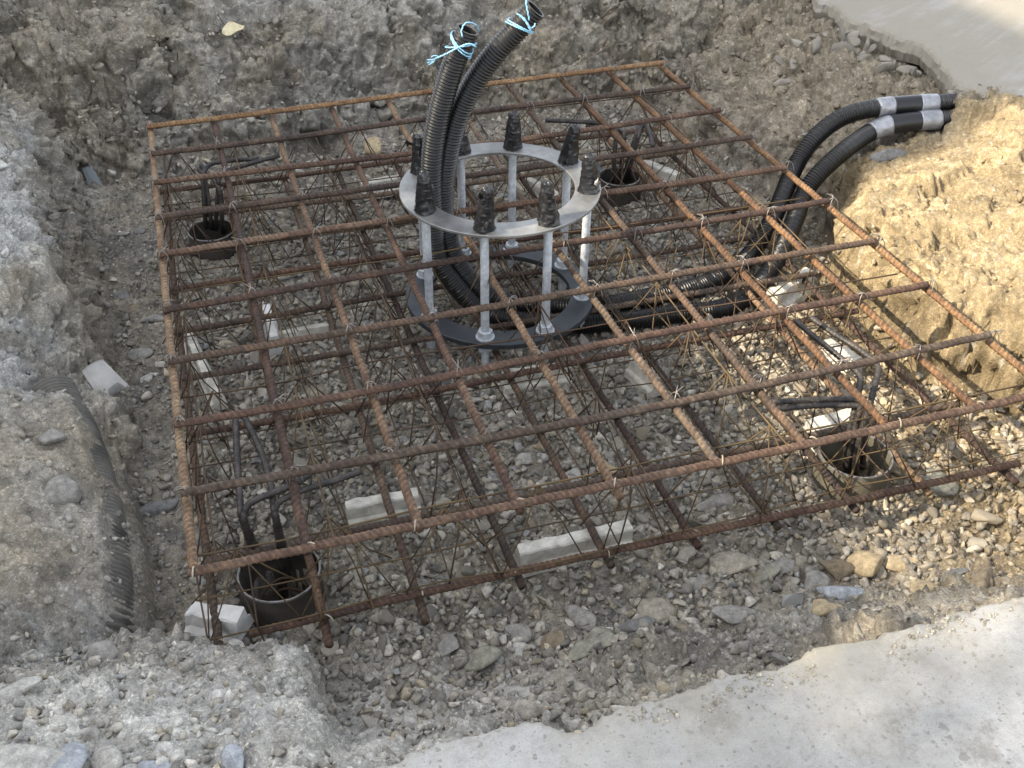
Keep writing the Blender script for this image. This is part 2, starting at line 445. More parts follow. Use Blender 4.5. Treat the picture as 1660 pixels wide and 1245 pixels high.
# normals of the smooth sheet, then clods, pits and grit pushed out along them
Zg = z0.reshape(nyn, nxn)
dzdx = np.gradient(Zg, GX, axis=1).ravel(); dzdy = np.gradient(Zg, GY, axis=0).ravel()
N = np.stack([-dzdx, -dzdy, np.ones_like(dzdx)], 1); N /= np.linalg.norm(N, axis=1)[:, None]
near_sel = (x0 > -.8) & (x0 < 2.9) & (y0 > -2.75) & (y0 < 1.6)
idx = np.where(near_sel)[0]
Q = np.stack([x0, y0, z0], 1)[idx]
disp = np.zeros(len(x0))
n1 = fbm(Q * 5.0, 5, .55); n2 = fbm(Q * 17 + 5, 4, .6)
wq = Q * 13 + .55 * np.stack([n1, n2, -n1], 1)
a1, b1, r1 = worley(wq); a2, b2, r2 = worley(Q * 34 + .5 * np.stack([n2, n1, n2], 1)); a3, b3, r3 = worley(Q * 75)
clod = (.55 - a1) * (.4 + .9 * r1)
clod2 = (.55 - a2) * (.3 + r2)
clod3 = (.5 - a3) * (.2 + r3 * r3 * 1.4)
rough_zone = lerp(.45, 1.0, wall[idx])
# trodden, dusty places are smoother than broken faces
dusty = smooth01((fbm(Q * np.array([2.2, 2.2, 2.2]) + 31, 4) - .02) / .22)
smoothness = np.clip(dusty * smooth01((Q[:, 2] + .18) / .12), 0, 1)
trod = smooth01((-1.74 - Q[:, 1]) / .12) * smooth01((.42 - Q[:, 0]) / .12)
amp = rough_zone * lerp(1.0, .45, smoothness) * (1 - .45 * trod)
broken = lerp(.60, 1.45, smooth01((Q[:, 1] + .1) / .4))            # the rear face is the most broken
sunbank = smooth01((Q[:, 0] - 1.85) / .1) * smooth01((-.66 - Q[:, 1]) / .08) * smooth01((Q[:, 1] + 1.75) / .2)
ridg = .5 - 2.2 * np.abs(fbm(Q * 9.0 + 21, 4, .55))
big1 = fbm(Q * 3.1 + 44, 3); pit = np.clip(np.abs(fbm(Q * 6.2 + 90, 3)) * 3.2, 0, 1) - .5
k1, e1, q1 = chunks(Q * 8.5 + .35 * np.stack([n1, n2, -n1], 1)); k2, e2, q2 = chunks(Q * 19 + .35 * np.stack([n2, n1, n2], 1)); k3, e3, q3 = chunks(Q * 42 + .3 * np.stack([n1, -n2, n2], 1)); k4, e4, q4 = chunks(Q * 88)
crev = lambda e, w: smooth01(1 - e / w)
lumps = -.060 * smooth01((q1 - .80) / .05) * smooth01(e1 / .18) * smooth01((Q[:, 1] + .2) / .4) + broken * (.038 * n1 + .045 * big1 + .020 * pit + .040 * k1 - .012 * crev(e1, .10) * (q1 > .5)) + (.6 + .4 * broken) * (.027 * k2 - .007 * crev(e2, .14) * (q2 > .5)) + .018 * k3 - .004 * crev(e3, .2) + .0085 * k4 + .004 * clod3
lumps_bank = .022 * n1 + .026 * big1 + .010 * n2 + .030 * k1 - .030 * crev(e1, .05) * (q1 > .60) + .015 * k2 - .008 * crev(e2, .07) * (q2 > .6) + .008 * k3 * (q1 > .4) + .003 * k4
disp[idx] = amp * lerp(lumps, lumps_bank, sunbank) + .005 * fbm(Q * 120, 3) + rng.normal(0, .0011, len(idx))
# a strip of dirt left lying over the buried conduit
# a few dry cracks across the clay of the bank
crk = np.abs(fbm(Q * 4.2 + 60, 3)); disp[idx] -= sunbank * .045 * smooth01((.030 - crk) / .030) * (n2 > -.05)
Vt = np.stack([x0, y0, z0], 1) + N * disp[:, None]
# keep dirt under the slabs and clear of the frame of bars
in_near_slab = (Vt[:, 1] < -2.345) & (Vt[:, 0] > .22)
Vt[in_near_slab, 2] = np.minimum(Vt[in_near_slab, 2], .055)
in_far_slab = (Vt[:, 0] > 2.52) & (Vt[:, 1] > -.50 - .46 * (Vt[:, 0] - 2.45))
Vt[in_far_slab, 2] = np.minimum(Vt[in_far_slab, 2], .02)
cage_zone = (Vt[:, 0] > -.0) & (Vt[:, 0] < 1.80) & (Vt[:, 1] > -1.80) & (Vt[:, 1] < .12)
Vt[cage_zone, 2] = np.minimum(Vt[cage_zone, 2], FLOOR + .02)
# burrow under the four drilled pipes
PILES = [(.185, -1.652), (1.440, -1.690), (.181, -.232), (1.474, -.255)]
for (px_, py_) in PILES:
    inside = np.hypot(Vt[:, 0] - px_, Vt[:, 1] - py_) < .072
    Vt[inside, 2] = -.62

# dirt lying over the upper flank of the buried conduit, its other flank washed bare in places
BUR = [(-0.2303, -1.0118, -0.1700), (-0.1887, -1.1538, -0.1850), (-0.1617, -1.2925, -0.1900), (-0.1445, -1.4113, -0.1920), (-0.1354, -1.5191, -0.1940), (-0.1332, -1.6133, -0.2000), (-0.1363, -1.6960, -0.2100), (-0.1476, -1.7485, -0.2300)]
bp_, bu_ = spline(BUR, .0022)
bsel = np.where((Vt[:, 0] > -.42) & (Vt[:, 0] < .0) & (Vt[:, 1] > -1.85) & (Vt[:, 1] < -.95))[0]
by = y0[bsel].copy(); bxx = x0[bsel].copy(); o_ = np.argsort(bp_[:, 1])
bx = np.interp(by, bp_[o_, 1], bp_[o_, 0]); bz = np.interp(by, bp_[o_, 1], bp_[o_, 2])
q_ = bxx - bx
cover = .063 + .022 * fbm(np.stack([bxx * 9, by * 9, 0 * by + 2], 1), 4, .6) * 2
hump = np.interp(q_, [-.20, -.10, -.03, .012, .048, .064, .09], [.09, .066, .022, .006, -.050, -.085, -.10]) + cover + .010 * fbm(np.stack([bxx * 50, by * 50, 0 * by], 1), 3)
wb = smooth01((by + 1.80) / .10) * smooth01((-1.02 - by) / .15) * smooth01((.085 - q_) / .02) * smooth01((q_ + .22) / .08)
Vt[bsel, 2] = lerp(Vt[bsel, 2], bz + hump, wb)
Vt[bsel, 0] = lerp(Vt[bsel, 0], x0[bsel], smooth01(wb * 4)); Vt[bsel, 1] = lerp(Vt[bsel, 1], y0[bsel], smooth01(wb * 4))

# base colour of the dirt (linear), by place and by noise
TX, TY, TZ = Vt[:, 0], Vt[:, 1], Vt[:, 2]
col = np.tile(np.array([.195, .174, .140]), (len(Vt), 1))
t = np.zeros(len(Vt)); t[idx] = n1
col = lerp(col, np.array([.245, .214, .165]), smooth01(t * 1.6 + .35)[:, None])
t2 = np.zeros(len(Vt)); t2[idx] = fbm(Q * 3.3 + 77, 5, .6)
hue = np.zeros(len(Vt)); hue[idx] = fbm(Q * 1.7 + 111, 4, .55)
col = lerp(col, np.array([.140, .132, .120]), smooth01(t2 * 2.4 + .15)[:, None] * .8)
col = lerp(col, np.array([.285, .270, .235]), smooth01(hue * 2.2 + .1)[:, None] * .7)
# ochre clay in the right bank and the rubble near it
och = smooth01((TX - 1.25 + .5 * t2) / .55) * smooth01((-.55 - TY + .2 * t) / .2)
col = lerp(col, np.array([.228, .176, .102]) * lerp(.66, 1.12, smooth01(hue * 2.5 + .5))[:, None], och[:, None] * .92)
och2 = smooth01((TX - 1.9 + .4 * t2) / .3) * smooth01((TY + .6) / .1)
col = lerp(col, np.array([.185, .158, .115]), och2[:, None] * .7)
inpit = smooth01((-.20 - TZ) / .05) * smooth01((TX + .25) / .2) * smooth01((1.7 - TX) / .3)
col = lerp(col, np.array([.112, .101, .083]), (inpit * .15)[:, None])  # floor colour darkened under the cage to deepen the shade between stones
# pale dust trodden on the tops at the left and near left
dst = np.zeros(len(Vt)); dst[idx] = smooth01((Q[:, 2] + .13 + .35 * t2[idx] + .12 * n2) / .22) * smooth01((.95 - Q[:, 0]) / .5) * smooth01((.35 - Q[:, 1] + .4 * t2[idx]) / .5)
col = lerp(col, np.array([.37, .366, .345]), dst[:, None] * .85)
nl = smooth01((-1.78 - TY) / .25) * smooth01((.9 - TX) / .6)
col = lerp(col, np.array([.39, .375, .34]), (nl * .8)[:, None])
up = np.zeros(len(Vt)); up[idx] = smooth01((Q[:, 1] - .4) / .4) * smooth01(t2[idx] * 3 + .2)
col = lerp(col, np.array([.31, .295, .262]), (up * .75)[:, None])
pale = np.zeros(len(Vt)); pale[idx] = (r3 > .82) * smooth01((.42 - a3) / .2)
col = lerp(col, np.array([.36, .35, .32]), (pale * .55)[:, None])
cv = np.zeros(len(Vt)); cv[idx] = .30 * (q2 - .5) + .22 * (q3 - .5) + .20 * (q4 - .5)
col = np.clip(col * (1 + 1.25 * cv)[:, None] * .93, .02, .8)

ii = np.arange(nyn - 1)[:, None] * nxn; jj = np.arange(nxn - 1)[None]
Fq = np.stack([ii + jj, ii + jj + 1, ii + nxn + jj + 1, ii + nxn + jj], -1).reshape(-1, 4)
g_me = make_mesh('ground', Vt, Fq, True)
ca = g_me.color_attributes.new('tint', 'FLOAT_COLOR', 'POINT')
ca.data.foreach_set('color', np.concatenate([col, np.ones((len(col), 1))], 1).astype(np.float32).ravel())
ground = tag(link('ground', g_me, M_SOIL), kind='structure')
HG = Vt[:, 2].reshape(nyn, nxn)
WG = wall.reshape(nyn, nxn)
CG = col.reshape(nyn, nxn, 3)
def grid_at(A, x, y):
    x = np.atleast_1d(x); y = np.atleast_1d(y)
    i = np.clip(np.searchsorted(GX, x) - 1, 0, nxn - 2); j = np.clip(np.searchsorted(GY, y) - 1, 0, nyn - 2)
    u = np.clip((x - GX[i]) / (GX[i + 1] - GX[i]), 0, 1); v = np.clip((y - GY[j]) / (GY[j + 1] - GY[j]), 0, 1)
    if A.ndim == 3: u, v = u[:, None], v[:, None]
    return A[j, i] * (1 - u) * (1 - v) + A[j, i + 1] * u * (1 - v) + A[j + 1, i] * (1 - u) * v + A[j + 1, i + 1] * u * v
def hz(x, y): return float(grid_at(HG, x, y)[0])

# ------------------------------------------------------------------ concrete slabs
def slab(name, edge, far_pts, top, thick, dirt, film=0.0):
    """edge: broken edge polyline toward the pit; far_pts close the outline"""
    P0, u = spline([(a, b, 0) for a, b in edge], .006)
    n = len(P0)
    j = np.stack([fbm(np.stack([P0[:, 0] * 9, P0[:, 1] * 9, np.full(n, s)], 1), 5, .6) for s in (1.0, 7.0)], 1)
    k = np.stack([fbm(np.stack([P0[:, 0] * 60, P0[:, 1] * 60, np.full(n, s)], 1), 3, .6) for s in (3.0, 5.0)], 1)
    E = P0[:, :2] + .020 * j + .006 * k
    cen = np.mean(np.array(far_pts), axis=0)
    dirv = cen - E; dirv /= np.linalg.norm(dirv, axis=1)[:, None]
    rows = []
    for off, z in ((.012, -thick), (-.004, -thick * .55), (.0, -.030), (.004, -.012), (.012, -.004), (.024, 0), (.05, 0), (.09, 0), (.15, 0), (.25, 0), (.4, 0), (.7, 0)):
        w = fbm(np.stack([E[:, 0] * 30, E[:, 1] * 30, np.full(n, z * 40 + off)], 1), 3)
        p = E + dirv * off + (.010 * w[:, None] * dirv if z < -.006 else 0)
        rows.append(np.concatenate([p, np.full((n, 1), top + z) + (.003 * w[:, None] if off < .03 else 0)], 1))
    V = np.concatenate(rows); m = len(rows)
    F = [(r * n + c, r * n + c + 1, (r + 1) * n + c + 1, (r + 1) * n + c) for r in range(m - 1) for c in range(n - 1)]
    b = len(V)
    V = np.concatenate([V, np.array([(a, c, top) for a, c in far_pts])])
    last = [(m - 1) * n + c for c in range(n)]
    F.append(tuple(last) + tuple(b + q for q in range(len(far_pts))))
    ol = np.concatenate([E, np.array(far_pts)]); area = np.sum(ol[:, 0] * np.roll(ol[:, 1], -1) - np.roll(ol[:, 0], -1) * ol[:, 1])
    if area < 0: F = [f[::-1] for f in F]
    me = make_mesh(name, V, F, True)
    me.polygons[len(me.polygons) - 1].use_smooth = False
    for q in range(5 * (n - 1)): me.polygons[q].use_smooth = False
    tint = np.zeros((len(V), 4)); tint[:, :3] = dirt
    dn = fbm(V * 5.0 + 3, 6, .7) * 1.4
    rowi = np.minimum(np.arange(len(V)) // n, m)
    near = np.array([.80, .75, .70, .55, .40, .30, .24, .18, .12, .07, .02, 0, 0])[rowi]
    tint[:, 3] = np.clip(near * (1 + 1.8 * dn) + film * (1 + 1.2 * dn), 0, .9)
    ca = me.color_attributes.new('tint', 'FLOAT_COLOR', 'POINT')
    ca.data.foreach_set('color', tint.astype(np.float32).ravel())
    return tag(link(name, me, M_SLAB), kind='structure')
slab('pavement', [(0.1456, -2.3298), (0.2319, -2.3281), (0.3230, -2.3192), (0.3824, -2.3156), (0.4407, -2.3201), (0.4823, -2.3251), (0.5107, -2.3481), (0.5431, -2.3503), (0.5841, -2.3368),
                  (0.6383, -2.3372), (0.7216, -2.3378), (0.8082, -2.3366), (0.9096, -2.3321), (0.9886, -2.3359), (1.0953, -2.3333), (1.1781, -2.3382), (1.2784, -2.3379), (1.3773, -2.3427), (1.4932, -2.3454), (1.7, -2.36), (2.0, -2.37), (2.3, -2.375), (2.6, -2.38)],
     [(2.6, -9.0), (-2.4, -9.0), (-2.0, -3.4), (-.4, -2.75)], .1, .12, (.34, .305, .235), .10)
slab('pavement', [(2.62, 1.5), (2.60, .6), (2.4334, 0.2648), (2.4574, 0.1986), (2.4261, 0.0383), (2.4578, -0.0582), (2.4782, -0.1735), (2.5111, -0.2817), (2.4837, -0.4024), (2.4165, -0.5729), (2.4328, -0.6544), (2.5145, -0.7187), (2.5883, -0.7895), (2.76, -.86), (2.95, -.94), (3.2, -1.03), (3.6, -1.18), (4.0, -1.32), (4.4, -1.45)],
     [(9.0, -2.5), (12.0, 6.0), (3.6, 6.0)], .108, .075, (.225, .205, .165), .80)

# ------------------------------------------------------------------ stones
def ico(sub):
    import bmesh
    bm = bmesh.new(); bmesh.ops.create_icosphere(bm, subdivisions=sub, radius=1.0)
    V = np.array([v.co[:] for v in bm.verts]); F = np.array([[v.index for v in f.verts] for f in bm.faces]); bm.free()
    return V, F
ICO1, ICO2, ICO3 = ico(1), ico(2), ico(3)
def rock_shape(base, seed, cuts=9, soft=.0, lump=.12):
    r = np.random.default_rng(seed)
    V = base[0].copy()
    V = V * (1 + lump * fbm(V * 1.3 + seed * 3.7, 3))[:, None]
    for c in range(cuts):
        n = r.normal(size=3); n /= np.linalg.norm(n)
        lim = r.uniform(.30, .66)
        d = V @ n
        V -= np.clip(d - lim, 0, None)[:, None] * n * (1 - soft)
    V *= np.array([r.uniform(.9, 1.25), r.uniform(.75, 1.0), r.uniform(.55, .85)])
    return V / np.abs(V).max(0).mean()
ROCK1 = [rock_shape(ICO1, s, 3) for s in range(24)]
ROCK2 = [rock_shape(ICO2, 100 + s, 12) for s in range(24)]

def rot_mats(n):
    q = rng.normal(size=(n, 4)); q /= np.linalg.norm(q, axis=1)[:, None]
    w, x, y, z = q.T
    return np.stack([np.stack([1 - 2 * (y * y + z * z), 2 * (x * y - z * w), 2 * (x * z + y * w)], -1),
                     np.stack([2 * (x * y + z * w), 1 - 2 * (x * x + z * z), 2 * (y * z - x * w)], -1),
                     np.stack([2 * (x * z - y * w), 2 * (y * z + x * w), 1 - 2 * (x * x + y * y)], -1)], 1)
STONE_COL = np.array([[.240, .230, .208], [.200, .193, .178], [.27, .258, .230], [.23, .218, .190], [.165, .161, .154], [.31, .30, .278], [.25, .225, .180], [.215, .222, .226], [.38, .37, .345]])
STONE_P = np.array([.22, .17, .16, .15, .10, .08, .06, .04, .02])
def stone_colours(n, x, y):
    c = STONE_COL[rng.choice(len(STONE_COL), n, p=STONE_P)] * rng.uniform(.66, 1.28, (n, 1))
    warm = smooth01((x - 1.1) / .7) * smooth01((-.8 - y) / .3)
    c = c * np.array([1.035, 1.0, .935])
    return lerp(c, c * np.array([1.22, 1.02, .74]), warm[:, None] * rng.uniform(.2, 1, (n, 1)))

def clear_of_things(x, y, pad):
    ok = np.ones(len(x), bool)
    for a, b in PILES: ok &= np.hypot(x - a, y - b) > .078 + pad
    return ok

def scatter(name, kind_mat, pts, rad, cols, shapes, faces, sink=.35):
    n = len(pts)
    pick = rng.integers(0, len(shapes), n)
    S = np.stack(shapes)[pick]                                    # n, k, 3
    R = rot_mats(n)
    sc = rad[:, None] * rng.uniform(.8, 1.25, (n, 3))
    V = np.einsum('nij,nkj->nki', R, S * sc[:, None, :])
    V[:, :, 2] *= .85
    V += pts[:, None, :]
    V[:, :, 2] += (rad * (1 - 2 * sink) * .7)[:, None]
    k = S.shape[1]
    F = faces[None] + (np.arange(n) * k)[:, None, None]
    me = make_mesh(name, V.reshape(-1, 3), F.reshape(-1, 3), False)
    ca = me.color_attributes.new('tint', 'FLOAT_COLOR', 'POINT')
    c = np.concatenate([np.repeat(cols, k, 0), np.ones((n * k, 1))], 1)
    ca.data.foreach_set('color', c.astype(np.float32).ravel())
    return tag(link(name, me, kind_mat), kind='stuff')

def density(x, y):
    """how much of the floor is gravel and not bare dirt"""
    d = np.ones(len(x))
    d *= lerp(.16, 1.0, smooth01((x + .02) / .16))
    d *= lerp(.30, 1.0, smooth01((.05 - y) / .35))
    pat = fbm(np.stack([x * 2.6, y * 2.6, np.full(len(x), 3.3)], 1), 3)
    d *= lerp(.65, 1.0, smooth01((pat + .32) / .3))
    d *= lerp(1.0, .35, smooth01((x - 1.55) / .25) * smooth01((y + 1.6) / .3))
    d *= lerp(1.0, .26, smooth01((-1.93 - y) / .12))
    return d
def floor_points(n, lo, hi, dens=True):
    x = rng.uniform(-.20, 2.15, n); y = rng.uniform(-2.28, .55, n)
    w = grid_at(WG, x, y); keep = (w < .35) | ((y < -1.9) & (x > .28) & (rng.random(n) < .6))
    keep &= clear_of_things(x, y, .012)
    if dens: keep &= rng.random(n) < density(x, y)
    x, y = x[keep], y[keep]
    rad = lo + (hi - lo) * rng.random(len(x)) ** 1.7
    return np.stack([x, y, grid_at(HG, x, y)], 1), rad
p, r = floor_points(30000, .0058, .0142)
big = r > .0086
scatter('gravel', M_GRAVEL, p[big], r[big], stone_colours(big.sum(), p[big, 0], p[big, 1]), ROCK2, ICO2[1], .24)
scatter('gravel', M_GRAVEL, p[~big], r[~big], stone_colours((~big).sum(), p[~big, 0], p[~big, 1]), ROCK1, ICO1[1], .22)
p, r = floor_points(24000, .0022, .0055, False)
scatter('grit', M_GRAVEL, p, r, stone_colours(len(p), p[:, 0], p[:, 1]) * .95, ROCK1, ICO1[1], .3)
# crumbs of dirt and pebbles sticking out of the faces, and lying on the tops
n = 26000
x = rng.uniform(-.5, 2.5, n); y = rng.uniform(-2.6, 1.1, n)
w = grid_at(WG, x, y)
nearleft = (x < .5) & (y < -1.8)
keep = (w > .3) & ~((y < -2.33) & (x > .22)) & ((rng.random(n) < .62) | nearleft) & clear_of_things(x, y, .01)
keep &= ~((x > 1.9) & (y < -.7) & (y > -1.7) & (rng.random(n) < .8))
x, y = x[keep], y[keep]
rad = .0022 + .0085 * rng.random(len(x)) ** 3.2
cl = grid_at(CG, x, y) * rng.uniform(.85, 1.35, (len(x), 1))
isst = rng.random(len(x)) < .25
cl[isst] = lerp(cl[isst], stone_colours(isst.sum(), x[isst], y[isst]) * 1.15, .7)
scatter('dirt_crumbs', M_GRAVEL, np.stack([x, y, grid_at(HG, x, y)], 1), rad, cl, ROCK1, ICO1[1], .42)

# grit strewn over the broken edge of the near slab
n = 1500
x = rng.uniform(.2, 1.6, n); y = -2.355 - np.abs(rng.normal(0, .022, n)) - .03 * fbm(np.stack([x * 5, 0 * x, 0 * x], 1), 3)
rad = .0010 + .0028 * rng.random(n) ** 4
kp = fbm(np.stack([x * 7, y * 7, 0 * x + 3], 1), 3) > .02; x, y, rad = x[kp], y[kp], rad[kp]; n = len(x)
scatter('grit', M_GRAVEL, np.stack([x, y, np.full(n, .1)], 1), rad, np.array([.33, .30, .24]) * rng.uniform(.6, 1.3, (n, 1)), ROCK1, ICO1[1], .3)

# pebbles on the trodden mound and the ground in the near left corner
n = 3600
x = rng.uniform(-.5, .75, n); y = rng.uniform(-2.6, -1.75, n)
pat = fbm(np.stack([x * 5, y * 5, 0 * x + 8], 1), 3)
keep = (grid_at(WG, x, y) > .3) & (rng.random(n) < lerp(.15, 1.0, smooth01((pat + .1) / .3) * .7 + .5 * smooth01((-2.1 - y) / .3))) & ~((y < -2.33) & (x > .2))
x, y = x[keep], y[keep]
rad = .003 + .010 * rng.random(len(x)) ** 2.2
scatter('pebbles', M_GRAVEL, np.stack([x, y, grid_at(HG, x, y)], 1), rad, stone_colours(len(x), x, y) * rng.uniform(1.05, 1.5, (len(x), 1)), ROCK2, ICO2[1], .34)

# clods broken off the faces
n = 2600
x = rng.uniform(-.5, 2.4, n); y = rng.uniform(-2.3, 1.1, n)
w = grid_at(WG, x, y)
keep = (w > .2) & ~((y < -2.30) & (x > .2)) & ((y > .2) | (rng.random(n) < .30)) & ~((x > 1.9) & (y < -.7) & (rng.random(n) < .6)) & clear_of_things(x, y, .03)
keep &= ~((np.abs(x + .15) < .12) & (y < -1.0) & (y > -1.75)) & ~((x > 1.7) & (np.abs(y + .72) < .16))
x, y = x[keep], y[keep]
rad = .006 + .016 * rng.random(len(x)) ** 2.6
cl = grid_at(CG, x, y) * rng.uniform(.85, 1.30, (len(x), 1))
scatter('dirt_clods', M_GRAVEL, np.stack([x, y, grid_at(HG, x, y)], 1), rad, cl, ROCK2, ICO2[1], .42)

# stones one can single out: (where, radius, colour, proportions, label)
GREY, DARK, PALE, TAN, OLIVE, BROWN, BLUE, OCHRE, WHITE = (.215, .205, .185), (.15, .148, .142), (.33, .32, .29), (.25, .225, .180), (.205, .198, .160), (.185, .150, .105), (.27, .285, .30), (.31, .25, .16), (.46, .45, .42)
def rock(place, rad, colr, prop, label, seed, soft=.2, rz=0.0, sink=.35, group=None):
    V = rock_shape(ICO3, seed, 11, min(soft, .35), .2)
    V = V + (.05 * fbm(V * 4 + seed, 4, .6))[:, None] * V
    V = V * np.array(prop) * rad * .84
    me = make_mesh('stone', V, ICO3[1], False)
    o = link('stone', me, M_STONE)
    x, y = place
    o.location = (x, y, hz(x, y) + rad * prop[2] * (1 - 2 * sink))
    o.rotation_euler = (random.uniform(-.2, .2), random.uniform(-.2, .2), rz)
    o.color = (*colr, 1)
    tag(o, label, 'stone', group)
    return o
